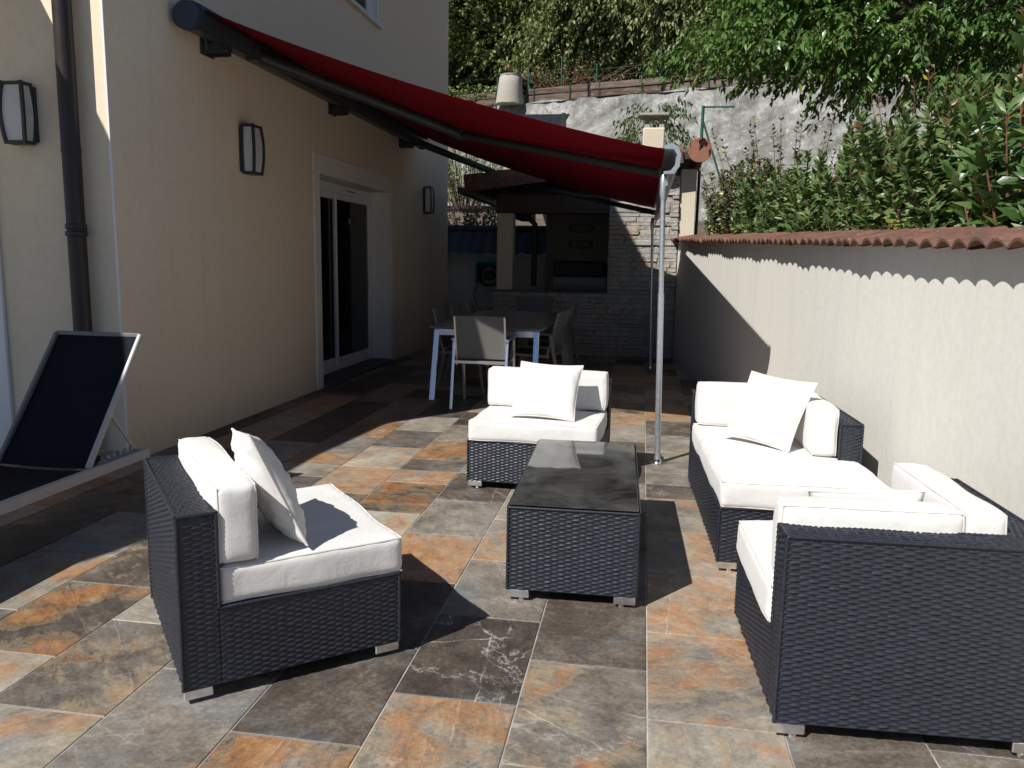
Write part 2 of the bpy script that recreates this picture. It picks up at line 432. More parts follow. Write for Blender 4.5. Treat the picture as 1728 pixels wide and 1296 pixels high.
# ------------------------------------------------------------------ mesh builder
class MB:
    def __init__(s): s.V = []; s.F = []; s.n = 0
    def add(s, v, f):
        s.V.extend([tuple(map(float, p)) for p in v])
        s.F.extend([tuple(i + s.n for i in q) for q in f])
        s.n += len(v); return s
    def box(s, x0, x1, y0, y1, z0, z1, c=0.0, mtx=None):
        if c <= 0:
            v = [(x, y, z) for z in (z0, z1) for y in (y0, y1) for x in (x0, x1)]
            f = [(0, 2, 3, 1), (4, 5, 7, 6), (0, 1, 5, 4), (2, 6, 7, 3), (0, 4, 6, 2), (1, 3, 7, 5)]
        else:
            c = min(c, (x1 - x0) * .49, (y1 - y0) * .49, (z1 - z0) * .49)
            v = []; idx = {}
            lo = (x0, y0, z0); hi = (x1, y1, z1)
            for sx in (0, 1):
                for sy in (0, 1):
                    for sz in (0, 1):
                        sg = (sx, sy, sz)
                        for ax in range(3):
                            q = []
                            for a in range(3):
                                e = hi[a] if sg[a] else lo[a]
                                if a != ax: e += -c if sg[a] else c
                                q.append(e)
                            idx[(sg, ax)] = len(v); v.append(tuple(q))
            f = []
            def ok(q):
                ctr = Vector(((x0 + x1) / 2, (y0 + y1) / 2, (z0 + z1) / 2))
                P = [Vector(v[i]) for i in q]
                nn = (P[1] - P[0]).cross(P[2] - P[0])
                return q if nn.dot(sum(P, Vector()) / len(P) - ctr) > 0 else tuple(reversed(q))
            for ax in range(3):
                a, bb = [k for k in range(3) if k != ax]
                for sd in (0, 1):
                    q = []
                    for (i, j) in ((0, 0), (1, 0), (1, 1), (0, 1)):
                        sg = [0, 0, 0]; sg[ax] = sd; sg[a] = i; sg[bb] = j
                        q.append(idx[(tuple(sg), ax)])
                    f.append(ok(tuple(q)))
                for i in (0, 1):
                    for j in (0, 1):
                        s0 = [0, 0, 0]; s1 = [0, 0, 0]
                        s0[a] = s1[a] = i; s0[bb] = s1[bb] = j; s1[ax] = 1
                        f.append(ok((idx[(tuple(s0), a)], idx[(tuple(s1), a)], idx[(tuple(s1), bb)], idx[(tuple(s0), bb)])))
            for sx in (0, 1):
                for sy in (0, 1):
                    for sz in (0, 1):
                        f.append(ok(tuple(idx[((sx, sy, sz), ax)] for ax in range(3))))
        if mtx is not None: v = [tuple(mtx @ Vector(p)) for p in v]
        return s.add(v, f)
    def tube(s, pts, rad_, n=10, caps=True):
        pts = [Vector(p) for p in pts]
        if not hasattr(rad_, '__len__'): rad_ = [rad_] * len(pts)
        v = []; f = []; prev = None
        for i, p in enumerate(pts):
            d = (pts[min(i + 1, len(pts) - 1)] - pts[max(i - 1, 0)])
            d = d.normalized() if d.length > 1e-9 else Vector((0, 0, 1))
            if prev is None:
                a = d.orthogonal().normalized()
            else:
                a = prev - d * prev.dot(d)
                a = a.normalized() if a.length > 1e-6 else d.orthogonal().normalized()
            prev = a
            bb = d.cross(a)
            for k in range(n):
                t = 2 * math.pi * k / n
                v.append(p + (a * math.cos(t) + bb * math.sin(t)) * rad_[i])
        for i in range(len(pts) - 1):
            for k in range(n):
                k2 = (k + 1) % n
                f.append((i * n + k, i * n + k2, (i + 1) * n + k2, (i + 1) * n + k))
        if caps:
            f.append(tuple(reversed(range(n)))); f.append(tuple(range((len(pts) - 1) * n, len(pts) * n)))
        return s.add(v, f)
    def bar(s, p0, p1, w, h, up=(0, 0, 1), c=0.0):
        p0 = Vector(p0); p1 = Vector(p1); d = p1 - p0; L = d.length; d.normalize()
        up = Vector(up); sx = d.cross(up)
        if sx.length < 1e-4: sx = d.cross(Vector((0, 1, 0)))
        sx.normalize(); uz = sx.cross(d)
        mt = Matrix.Identity(4)
        for i in range(3):
            mt[i][0], mt[i][1], mt[i][2], mt[i][3] = sx[i], d[i], uz[i], p0[i]
        return s.box(-w / 2, w / 2, 0, L, -h / 2, h / 2, c, mt)
    def prism(s, poly, fn, t0, t1):
        k = len(poly)
        v = [fn(a, b, t0) for a, b in poly] + [fn(a, b, t1) for a, b in poly]
        f = [(i, (i + 1) % k, k + (i + 1) % k, k + i) for i in range(k)]
        f += [tuple(reversed(range(k))), tuple(range(k, 2 * k))]
        return s.add(v, f)
    def grid(s, fn, nu, nv):
        v = [fn(i / nu, j / nv) for j in range(nv + 1) for i in range(nu + 1)]
        f = [(j * (nu + 1) + i, j * (nu + 1) + i + 1, (j + 1) * (nu + 1) + i + 1, (j + 1) * (nu + 1) + i) for j in range(nv) for i in range(nu)]
        return s.add(v, f)
    def mesh(s, name):
        me = bpy.data.meshes.new(name)
        me.from_pydata(s.V, [], s.F)
        me.update()
        return me

def link(name, data, parent=None, mt=None, loc=None):
    o = bpy.data.objects.new(name, data)
    COL.objects.link(o)
    if mt is not None and data is not None and not data.materials: data.materials.append(mt)
    if parent is not None: o.parent = parent
    if loc is not None: o.location = loc
    return o

def smooth(me, ang=40):
    me.polygons.foreach_set("use_smooth", [True] * len(me.polygons))
    try: me.set_sharp_from_angle(angle=rad(ang))
    except Exception: pass

def build(mb, name, mt, parent=None, sm=False, world=True, ang=40):
    """one mesh object; world coordinates are turned into the parent's own"""
    off = Vector((0, 0, 0))
    if world and parent is not None:
        p = parent
        while p is not None: off += p.location; p = p.parent
        mb.V = [(a - off.x, b - off.y, c - off.z) for a, b, c in mb.V]
    me = mb.mesh(name)
    if sm: smooth(me, ang)
    return link(name, me, parent, mt)

def np_mesh(name, V, F, mt, parent=None, sm=True):
    """fast mesh from arrays: F is (n,3) or (n,4)"""
    if parent is not None:
        off = Vector((0, 0, 0)); p = parent
        while p is not None: off += p.location; p = p.parent
        V = V - np.array(off)
    me = bpy.data.meshes.new(name)
    k = F.shape[1]
    me.vertices.add(len(V)); me.vertices.foreach_set("co", V.astype(np.float32).ravel())
    me.loops.add(F.size); me.loops.foreach_set("vertex_index", F.astype(np.int32).ravel())
    me.polygons.add(len(F))
    me.polygons.foreach_set("loop_start", np.arange(0, F.size, k, dtype=np.int32))
    me.polygons.foreach_set("loop_total", np.full(len(F), k, dtype=np.int32))
    if sm: me.polygons.foreach_set("use_smooth", np.ones(len(F), dtype=bool))
    me.update(calc_edges=True)
    return link(name, me, parent, mt)

def tag(o, label=None, cat=None, group=None, kind=None):
    if label: o["label"] = label
    if cat: o["category"] = cat
    if group: o["group"] = group
    if kind: o["kind"] = kind
    return o

def thing(name, label, cat, loc=(0, 0, 0), rz=0.0, group=None):
    o = bpy.data.objects.new(name, None)
    o.empty_display_size = 0.1
    COL.objects.link(o)
    o.location = loc; o.rotation_euler = (0, 0, rz)
    return tag(o, label, cat, group)

def struct(mb, name, mt, sm=False):
    o = build(mb, name, mt, None, sm)
    o["kind"] = "structure"
    return o

def copy_tree(o, parent=None):
    c = o.copy(); COL.objects.link(c)
    if parent is not None: c.parent = parent
    for ch in [x for x in bpy.data.objects if x.parent == o]: copy_tree(ch, c)
    return c

# ------------------------------------------------------------------ setting: ground, patio
mb = MB(); mb.box(-60, 60, -40, 120, -0.60, -0.06)
struct(mb, "ground", M['soil'])
mb = MB(); mb.box(-9.0, 1.7, -7, 13.9, -0.05, -0.0035)
patio = struct(mb, "patio", M['grout'])

TW, TL, GX, YC, X0 = 0.4085, 0.599, 0.005, 5.015, 0.0675
STYLE = {  # (column, row): rust, tone, vein.  column 0 ends at X0; rows count from the joint towards the camera (negative) or away
    (0, -5): (0.36, 0.46, 0.9), (0, -4): (0.10, 0.26, 0.0), (0, -3): (0.2, 0.3, 0.2),
    (1, -5): (0.56, 0.52, 0.7), (1, -4): (0.16, 0.14, 1.0), (1, -3): (0.22, 0.48, 0.5), (1, -2): (0.56, 0.62, 0.6), (1, -1): (0.25, 0.72, 0.2),
    (2, -6): (0.55, 0.40, 0.5), (2, -5): (0.15, 0.26, 0.1), (2, -4): (0.3, 0.2, 0.2), (2, -3): (0.66, 0.62, 0.2), (2, -2): (0.18, 0.58, 0.1), (2, -1): (0.12, 0.24, 0.9),
    (3, -6): (0.3, 0.5, 0.4), (3, -5): (0.33, 0.50, 0.4), (3, -4): (0.3, 0.4, 0.4), (3, -3): (0.3, 0.16, 0.2), (3, -2): (0.46, 0.78, 0.3), (3, -1): (0.58, 0.2, 0.2),
    (4, -6): (0.5, 0.6, 0.2), (4, -5): (0.42, 0.38, 0.3), (4, -4): (0.2, 0.66, 0.2), (4, -3): (0.4, 0.3, 0.2), (4, -2): (0.45, 0.3, 0.2), (4, -1): (0.60, 0.66, 0.2),
    (5, -5): (0.6, 0.7, 0.3), (5, -4): (0.52, 0.18, 0.2), (5, -3): (0.36, 0.24, 0.3), (5, -1): (0.25, 0.28, 0.4),
    (6, -5): (0.5, 0.62, 0.2), (6, -4): (0.5, 0.66, 0.2),
    (-1, -5): (0.45, 0.72, 0.2), (-1, -4): (0.56, 0.58, 0.5), (-1, -3): (0.58, 0.66, 0.7), (-1, -2): (0.5, 0.72, 0.2), (-1, -1): (0.45, 0.6, 0.2),
    (-2, -5): (0.1, 0.3, 0.1), (-3, -5): (0.2, 0.4, 0.1),
    (3, 0): (0.25, 0.36, 0.1), (3, 1): (0.6, 0.36, 0.1), (3, 2): (0.45, 0.5, 0.2), (4, 0): (0.50, 0.74, 0.1), (4, 1): (0.30, 0.34, 0.1), (4, 2): (0.42, 0.66, 0.2),
    (5, 0): (0.66, 0.5, 0.1), (5, 1): (0.2, 0.5, 0.1), (2, 0): (0.3, 0.55, 0.1), (1, 3): (0.2, 0.62, 0.1), (-1, 1): (0.4, 0.5, 0.1), (-1, 2): (0.36, 0.55, 0.1),
}
tile_meshes = {}
def tile_mesh(L):
    k = round(L, 3)
    if k not in tile_meshes:
        t = MB(); t.box(-(TW - GX) / 2, (TW - GX) / 2, -(L - GX) / 2, (L - GX) / 2, -0.012, 0.0, 0.0022)
        tile_meshes[k] = t.mesh("tile"); tile_meshes[k].materials.append(M['tile'])
    return tile_meshes[k]
def visible(x, y):
    d = Vector((x, y, 0)) - Vector((0, 0, EYE)); z = d.dot(fw)
    if z < 0.3: return False
    px = 864 + FPX * d.dot(rr) / z; py = 648 - FPX * d.dot(uu) / z
    return -130 < px < 1860 and py < 1420
ntile = 0
far_tiles = MB()
for c in range(-4, 12):
    xc = X0 - TW * (c + 0.5)
    ph = 0.0 if c % 2 == 0 else TL / 2
    for sgn in (-1, 1):
        cuts = [0.0]
        if ph > 0: cuts.append(ph)
        while cuts[-1] < 14: cuts.append(cuts[-1] + TL)
        for r in range(len(cuts) - 1):
            ya, yb = YC + sgn * cuts[r], YC + sgn * cuts[r + 1]
            yc, L = (ya + yb) / 2, abs(yb - ya)
            key = (c, (-(r + 1) if sgn < 0 else r))
            if ph > 0 and sgn < 0: key = (c, -r if r > 0 else -9)
            if yc > 12.05: continue
            if yc > 4.75 and xc < -3.45: continue
            if xc > 1.45 - 0.1 * (yc - 2.4): continue
            if not visible(xc, yc):
                if -7 < yc < 4.7 and xc > -6: far_tiles.box(xc - TW / 2 + .003, xc + TW / 2 - .003, yc - L / 2 + .003, yc + L / 2 - .003, -0.012, 0.0)
                continue
            o = link("tile", tile_mesh(L), patio, loc=(xc, yc, random.uniform(-0.0006, 0.0006)))
            o.rotation_euler = (random.uniform(-.0012, .0012), random.uniform(-.0012, .0012), 0)
            st = STYLE.get(key)
            if st is None:
                st = (random.choice((0.15, 0.3, 0.5, 0.6)), random.choice((0.15, 0.3, 0.5, 0.65)), random.choice((0, 0.2, 0.5)))
            o["rust"], o["tone"], o["vein"] = float(st[0]), float(st[1]), float(st[2])
            o["seed"] = random.uniform(0, 60)
            ntile += 1
fo = build(far_tiles, "paving", M['tile'], patio)
fo["kind"] = "stuff"; fo["rust"], fo["tone"], fo["vein"], fo["seed"] = 0.45, 0.45, 0.3, 3.0

# ------------------------------------------------------------------ house
WX, CY, FY, HT = -3.375, 4.75, 13.66, 6.2
house = thing("house", "cream rendered two storey house with glazed sliding door behind the red awning", "house", (WX, CY, 0))
DY0, DY1, DZ = 8.06, 10.43, 2.27
WN0, WN1, WZ0, WZ1 = 8.30, 9.97, 4.26, 5.5
T = 0.30
w = MB()
w.box(WX - T, WX, CY, DY0, 0, HT)
w.box(WX - T, WX, DY0, DY1, DZ, WZ0)
w.box(WX - T, WX, DY1, FY, 0, HT)
w.box(WX - T, WX, DY0, WN0, WZ0, HT)
w.box(WX - T, WX, WN1, DY1, WZ0, HT)
w.box(WX - T, WX, WN0, WN1, WZ1, HT)
w.box(-9, WX - T, CY, CY + T, 0, HT)
w.box(-9, WX - T, FY - T, FY, 0, HT)
w.box(-9, WX, CY + T, FY, HT, HT + .2)
build(w, "wall", M['house'], house)
# dark rooms behind door and window
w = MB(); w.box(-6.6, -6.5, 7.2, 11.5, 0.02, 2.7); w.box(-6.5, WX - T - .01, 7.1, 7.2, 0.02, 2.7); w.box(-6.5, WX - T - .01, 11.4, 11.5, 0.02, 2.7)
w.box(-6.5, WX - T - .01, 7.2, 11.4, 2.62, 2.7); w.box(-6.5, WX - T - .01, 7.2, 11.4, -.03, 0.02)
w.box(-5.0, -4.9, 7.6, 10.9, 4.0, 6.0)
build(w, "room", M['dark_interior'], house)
# roof with a small overhang (out of view, it shades the wall top)
w = MB(); w.box(-9.4, WX + .35, CY + .02, FY + .4, HT + .2, HT + .32)
build(w, "roof", M['terracotta'], house)
# added unseen slab, outlined to cast the shadow on tiles, front wall and lounger
sh = [(-2.60, 0.4), (-2.585, 2.75), (-2.565, 3.10), (-2.505, 3.36), (-2.54, 2.98), (-2.43, 3.24), (-2.385, 3.40), (-2.31, 3.75), (-2.25, 4.6), (-2.235, 5.3), (-2.13, 6.3), (-2.03, 7.15), (-2.0, 7.60)]
hz = 3.55
poly = [(x - 0.597 * hz, y - 0.808 * hz) for x, y in sh] + [(-8.5, 4.73), (-8.5, -2.6)]
w = MB(); w.prism(poly, lambda a, b, t: (a, min(b, 4.735), t), hz - .16, hz)
build(w, "shadow_slab", M['house'], house)
# corner bead
w = MB(); w.box(WX - .008, WX + .006, CY - .006, CY + .008, 0, HT, .002)
build(w, "corner_bead", M['white_pvc'], house)
# door surround
w = MB()
w.box(WX + .002, WX + .022, DY0 - .16, DY0, 0.0, DZ + .19, .006)
w.box(WX + .002, WX + .022, DY1, DY1 + .11, 0.0, DZ + .19, .006)
w.box(WX + .002, WX + .022, DY0, DY1, DZ, DZ + .19, .006)
w.box(WX - T + .05, WX + .002, DY1 - .012, DY1 + .002, 0.02, DZ)
w.box(WX - T + .05, WX + .002, DY0 - .002, DY0 + .012, 0.02, DZ)
w.box(WX - T + .05, WX + .002, DY0 + .012, DY1 - .012, DZ - .012, DZ + .002)
build(w, "door_surround", M['trim'], house)
w = MB(); w.box(WX - T, WX + .05, DY0 + .014, DY1 - .014, -.02, .045, .008)
build(w, "doorstep", M['slate'], house)
# sliding door
door = link("sliding_door", None, house); door.location = (0, 0, 0)
fx0, fx1 = WX - T - .02, WX - T + .055
w = MB()
w.box(fx0, fx1, DY0 + .012, DY0 + .08, .045, DZ - .014, .006)
w.box(fx0, fx1, DY1 - .09, DY1 - .014, .045, DZ - .014, .006)
w.box(fx0, fx1, DY0 + .08, DY1 - .09, DZ - .12, DZ - .014, .006)
w.box(fx0, fx1, DY0 + .08, DY1 - .09, .045, .10, .006)
build(w, "frame", M['white_pvc'], door)
YM = 9.20
def leaf(y0, y1, x):
    w = MB(); s = .038
    w.box(x, x + .03, y0, y0 + s, .10, DZ - .12, .005); w.box(x, x + .03, y1 - s, y1, .10, DZ - .12, .005)
    w.box(x, x + .03, y0 + s, y1 - s, .10, .19, .005); w.box(x, x + .03, y0 + s, y1 - s, DZ - .19, DZ - .12, .005)
    build(w, "sash", M['white_pvc'], door)
    w = MB(); w.box(x + .012, x + .016, y0 + s, y1 - s, .19, DZ - .19)
    build(w, "pane", M['glass'], door)
leaf(DY0 + .08, YM + .03, fx0 + .005)
leaf(YM - .03, DY1 - .09, fx0 + .04)
w = MB(); w.box(fx1 + .002, fx1 + .022, DY1 - .175, DY1 - .15, 1.0, 1.18, .006)
build(w, "handle", M['white_pvc'], door)
w = MB(); w.box(fx1 - .004, fx1 + .004, 9.55, 9.80, DZ - .075, DZ - .06, .002)
build(w, "vent", M['antracite'], door)
w = MB()
for k in range(14):
    y = DY0 + .15 + k * .045
    w.tube([(fx0 - .12 + .02 * math.sin(k * 2.2), y, .06), (fx0 - .12 + .02 * math.sin(k * 2.2), y, 2.2)], .026, 8)
build(w, "curtain", M['curtain'], door, True)
# upper window
win = link("window", None, house)
w = MB(); w.box(WX - .14, WX - .08, WN1 - .07, WN1, WZ0, WZ1, .005); w.box(WX - .14, WX - .08, WN0, WN0 + .07, WZ0, WZ1, .005)
w.box(WX - .14, WX - .08, WN0 + .07, WN1 - .07, WZ0, WZ0 + .07, .005); w.box(WX - .14, WX - .08, WN0 + .07, WN1 - .07, WZ1 - .07, WZ1, .005)
w.box(WX - .14, WX - .085, 9.1, 9.18, WZ0 + .07, WZ1 - .07, .005)
build(w, "frame", M['white_pvc'], win)
w = MB(); w.box(WX - .115, WX - .11, WN0 + .07, WN1 - .07, WZ0 + .07, WZ1 - .07)
build(w, "pane", M['glass'], win)
w = MB(); w.box(WX - .1, WX + .055, WN0 - .08, WN1 + .09, WZ0 - .05, WZ0 - .002, .006)
build(w, "sill", M['white_pvc'], win)
w = MB(); w.box(WX + .002, WX + .014, WN1, WN1 + .06, WZ0, WZ1, .004); w.box(WX - .08, WX + .002, WN1 - .005, WN1 + .001, WZ0, WZ1)
build(w, "trim", M['trim'], win)
# door trim on the front wall, at the left picture edge
w = MB(); w.box(-4.40, -4.215, CY - .03, CY - .002, 0.0, 2.30, .005)
build(w, "front_door_trim", M['white_pvc'], house)
# downpipe
dp = link("downpipe", None, house)
px, py = -3.588, CY - .085
w = MB(); w.tube([(px, py, 0.02), (px, py, 5.6)], .056, 20)
build(w, "pipe", M['pipe'], dp, True)
w = MB()
w.tube([(px, py, 1.50), (px, py, 1.505), (px, py, 1.53), (px, py, 1.535)], [.058, .066, .066, .058], 20)
w.tube([(px, py, 1.545), (px, py, 1.55), (px, py, 1.575), (px, py, 1.58)], [.058, .064, .064, .058], 20)
w.bar((px, py, 1.54), (px, CY - .003, 1.54), .03, .03)
build(w, "collar", M['pipe'], dp, True)
w = MB(); w.tube([(px, py, 2.02), (px, py, 2.025), (px, py, 2.06)], [.057, .059, .057], 20)
build(w, "joint", M['pipe'], dp, True)

# ------------------------------------------------------------------ wall lamps
def wall_lamp(loc, rz, label, sc=1.0):
    t = thing("wall_lamp", label, "lamp", loc, rz, "box lanterns on the house wall")
    H, W, D = .405 * sc, .16 * sc, .125 * sc     # local: x along wall, -y away from wall, z up, origin at wall centre
    w = MB(); w.box(-W / 2 - .01, W / 2 + .01, -.025, -.002, -H / 2 + .02, H / 2 - .02, .004)
    build(w, "back_plate", M['lamp_body'], t, world=False)
    ff = .022 * sc
    w = MB()
    w.box(-W / 2, W / 2, -D, -.026, H / 2 - ff, H / 2, .004); w.box(-W / 2, W / 2, -D, -.026, -H / 2, -H / 2 + ff, .004)
    for sx in (-1, 1):
        # bowed corner strips
        pts = []
        for k in range(9):
            z = -H / 2 + H * k / 8; bow = 1 - (2 * k / 8 - 1) ** 2
            pts.append((z, bow))
        for (z0, b0), (z1, b1) in zip(pts[:-1], pts[1:]):
            xo = sx * (W / 2 + .004); yo = -D - .012 * sc
            w.bar((xo - sx * .014 + sx * .016 * b0, -D + .008 - .016 * sc * b0, z0), (xo - sx * .014 + sx * .016 * b1, -D + .008 - .016 * sc * b1, z1 + .001), .02 * sc, .02 * sc, (0, 1, 0))
        w.box(sx * W / 2 - .012, sx * W / 2 + .004, -.04, -.026, -H / 2, H / 2, .003)
    build(w, "frame", M['lamp_body'], t, world=False)
    w = MB(); lv = []
    for k in range(11):
        q = -1 + 2 * k / 10; bo = 1 - q * q; z = q * (H / 2 - ff)
        hx = W / 2 - .010 + .014 * bo; fy = -D + .012 - .014 * bo
        lv += [(-hx, fy, z), (hx, fy, z), (hx, -.03, z), (-hx, -.03, z)]
    w.add(lv, [(4 * k + a, 4 * k + (a + 1) % 4, 4 * k + 4 + (a + 1) % 4, 4 * k + 4 + a) for k in range(10) for a in range(4)])
    build(w, "diffuser", M['lamp_glass'], t, world=False)
    return t
wall_lamp((WX, 6.50, 2.28), rad(90), "dark box lantern on the cream wall between the house corner and the sliding door")
wall_lamp((WX, 12.16, 2.29), rad(90), "small looking far lantern on the wall past the sliding door, near the far house corner")
wall_lamp((-3.955, CY, 2.265), 0, "dark lantern with pale diffuser left of the brown downpipe", 0.94)

# ------------------------------------------------------------------ awning
aw = thing("awning", "dark red fabric folding arm awning on two slim poles, mounted on the house", "awning", (WX, 8.4, 3.0))
BX, BZ = -3.235, 3.07
AY0, AY1 = 5.46, 11.55
BARX, BARZ, BY0, BY1 = 0.135, 2.065, 5.47, 11.25
pr = [(.0, -.10), (.06, -.10), (.10, -.06), (.11, .0), (.085, .07), (.02, .10), (-.06, .095), (-.115, .06), (-.115, -.06), (-.06, -.085)]
w = MB(); w.prism(pr, lambda a, b, t: (BX + a, t, BZ + b), AY0 + .05, AY1 - .05)
build(w, "cassette", M['antracite'], aw)
for y0, y1 in ((AY0 - .01, AY0 + .05), (AY1 - .05, AY1 + .01)):
    w = MB()
    circ = [(.098 * math.cos(t * math.pi / 10), .098 * math.sin(t * math.pi / 10)) for t in range(20)]
    w.prism(circ, lambda a, b, t: (BX + a - .005, t, BZ + b - .012), y0, y1)
    build(w, "end_cap", M['awn_cap'], aw, True)
for y in (5.95, 8.45, 10.95):
    w = MB(); w.box(WX + .003, WX + .02, y - .09, y + .09, BZ - .17, BZ + .02, .004); w.box(WX + .02, BX + .03, y - .07, y - .058, BZ - .16, BZ - .09); w.box(WX + .02, BX + .03, y + .058, y + .07, BZ - .16, BZ - .09)
    w.box(WX + .02, BX + .05, y - .058, y + .058, BZ - .135, BZ - .088, .004)
    build(w, "bracket", M['antracite'], aw)
w = MB(); w.tube([(BX + .02, AY0 + .2, BZ - .10), (BX + .03, AY0 + .21, BZ - .19)], .009, 8)
build(w, "crank_eye", M['antracite'], aw)
# fabric, gently sagging
f0 = Vector((BX + .06, 0, BZ + .06)); f1 = Vector((BARX - .02, 0, BARZ + .07))
def fab(u, v, off=0.0):
    p = f0.lerp(f1, u); y = (AY0 + .08) * (1 - v) + (AY1 - .08) * v
    yb = (BY0 + .02) * (1 - v) + (BY1 - .02) * v
    y = y * (1 - u) + yb * u
    sag = -.085 * math.sin(math.pi * u) ** .75 * (0.95 + 0.05 * math.sin(math.pi * v)) + .004 * math.sin(v * 60) * math.sin(math.pi * u)
    return (p.x, y, p.z + sag + off)
w = MB(); w.grid(lambda u, v: fab(u, v), 26, 60); w.grid(lambda u, v: fab(u, 1 - v, -.002), 26, 60)
build(w, "fabric", M['fabric'], aw, True)
# front profile with end caps
pf = [(-.035, .085), (.01, .098), (.05, .08), (.068, .03), (.062, -.04), (.03, -.085), (-.03, -.085), (-.03, -.07), (.012, -.065), (.04, -.03), (.045, .03), (.025, .062), (-.03, .065)]
w = MB()
for i in range(len(pf)): pass
w.prism(pf, lambda a, b, t: (BARX + a, t, BARZ + b), BY0 + .03, BY1 - .03)
build(w, "front_bar", M['bar_grey'], aw, True, ang=25)
pf2 = [(a * 1.10, b * 1.06) for a, b in pf]
for y0, y1 in ((BY0 - .005, BY0 + .03), (BY1 - .03, BY1 + .005)):
    w = MB(); w.prism(pf2, lambda a, b, t: (BARX + a, t, BARZ + b), y0, y1)
    build(w, "bar_end_cap", M['bar_grey'], aw, True, ang=25)
w = MB(); w.prism([(-.012, -.16), (.0, -.16), (.0, -.07), (-.012, -.07)], lambda a, b, t: (BARX + a, t, BARZ + b), BY0 + .05, BY1 - .05)
build(w, "valance", M['bar_grey'], aw)
def arm(sh, el, wr, nm):
    w = MB()
    w.tube([sh, el], [.050, .044], 14)
    build(w, "upper_arm", M['awn_arm'], aw, True)
    w = MB(); w.tube([el, wr], [.034, .032], 14)
    build(w, "forearm", M['awn_arm'], aw, True)
    w = MB(); e = Vector(el); w.tube([e + Vector((0, 0, -.045)), e + Vector((0, 0, .045))], .05, 14)
    build(w, "elbow_joint", M['antracite'], aw, True)
    w = MB(); e = Vector(wr); w.tube([e + Vector((0, 0, -.03)), e + Vector((0, 0, .03))], .035, 12)
    build(w, "wrist_joint", M['antracite'], aw, True)
    w = MB(); e = Vector(sh); w.box(e.x - .06, e.x + .05, e.y - .07, e.y + .07, e.z - .05, e.z + .05, .01)
    build(w, "shoulder_joint", M['antracite'], aw)
arm((-3.14, 6.30, 2.985), (-1.78, 7.72, 2.575), (.10, 6.02, 2.035), 'near')
arm((-3.14, 11.05, 2.985), (-1.86, 12.35, 2.55), (.10, 10.50, 2.03), 'far')
for (yb, xt, xb, nm) in ((5.585, .105, .150, 0), (10.73, .085, .140, 1)):
    zt = BARZ - .085
    P = lambda z: (xb + (xt - xb) * z / zt, yb, z)
    po = link("pole", None, aw)
    w = MB(); w.tube([P(.02), P(1.19)], .021, 16); build(w, "lower_tube", M['pole_grey'], po, True)
    w = MB(); w.tube([P(1.19), P(zt - .11)], .0175, 16); build(w, "upper_tube", M['pole_grey'], po, True)
    w = MB(); w.tube([P(zt - .16), P(zt - .12), P(zt - .02), P(zt)], [.019, .025, .022, .014], 14); build(w, "top_clamp", M['pole_grey'], po, True)
    w = MB(); w.tube([P(0.001), P(.006), P(.010), P(.03)], [.062, .062, .03, .026], 20); build(w, "base_plate", M['chrome'], po, True)

# ------------------------------------------------------------------ garden wall with tiled cap
def gx(y): return 1.02 - 0.1 * (y - 6.6)
def gz(y): return 1.455 + 0.0278 * (y - 3.0)
GY0, GY1 = -1.0, 12.02
gw = thing("garden_wall", "pale rendered garden wall topped with a row of curved terracotta tiles", "wall", (gx(6), 6, 0))
ND = Vector((1, .1, 0)).normalized()      # away from the patio
TD = Vector((-.1, 1, 0)).normalized()     # along the wall, away from the camera
w = MB()
def wallpt(y, off, z): return (gx(y) + off, y, z)
segs = 40
def wfn(u, v):
    y = GY0 + (GY1 - GY0) * u
    return wallpt(y, 0, (gz(y) + .03) * v - .02 * (1 - v))
V = []
w.grid(wfn, segs, 10)
w.grid(lambda u, v: wallpt(GY0 + (GY1 - GY0) * (1 - u), .22, (gz(GY0 + (GY1 - GY0) * (1 - u)) + .06) * v - .02), segs, 4)
w.grid(lambda u, v: wallpt(GY1, .22 * (1-u), (gz(GY1) + .05) * v), 1, 1)
w.grid(lambda u, v: wallpt(GY0 + (GY1 - GY0) * u, .22 * v, gz(GY0 + (GY1 - GY0) * u) + .03 + .03 * v), segs, 1)
build(w, "wall", M['gwall'], gw)
# roman tile: two waves, sloping towards the patio
PIT = 0.137
TLn = 0.33
def roman_mesh(k):
    r = random.Random(k)
    w = MB(); nu = 24; nv = 4; th = .012
    bend = [r.uniform(-.004, .004) for _ in range(3)]
    def prof(s):                                      # s in 0..2 waves
        a = abs(math.sin(math.pi * s)) if s < 1 else abs(math.sin(math.pi * s)) ** 0.75
        return .035 * a
    for top in (1, 0):
        def fn(u, v):
            s = 2 * u
            y = (u - .5) * 2 * PIT * 1.02
            d = v * TLn
            taper = 1 - .06 * v
            return (d, y * taper, prof(s) + (th if top else 0) + bend[0] * math.sin(3 * v) + (.006 if u > .97 else 0))
        w.grid((lambda u, v: fn(1 - u, v)) if top else fn, nu, nv)
    # front lip
    v = []; f = []
    for i in range(nu + 1):
        u = i / nu
        y = (u - .5) * 2 * PIT * 1.02
        v += [(0, y, prof(2 * u)), (0, y, prof(2 * u) + th)]
    f = [(2 * i, 2 * i + 1, 2 * i + 3, 2 * i + 2) for i in range(nu)]
    w.add(v, f)
    me = w.mesh("roof_tile"); smooth(me, 35); me.materials.append(M['terracotta'])
    return me
roman = [roman_mesh(k) for k in range(5)]
y = GY1 + .02; k = 0
pitch_a = math.atan2(.062, .34)
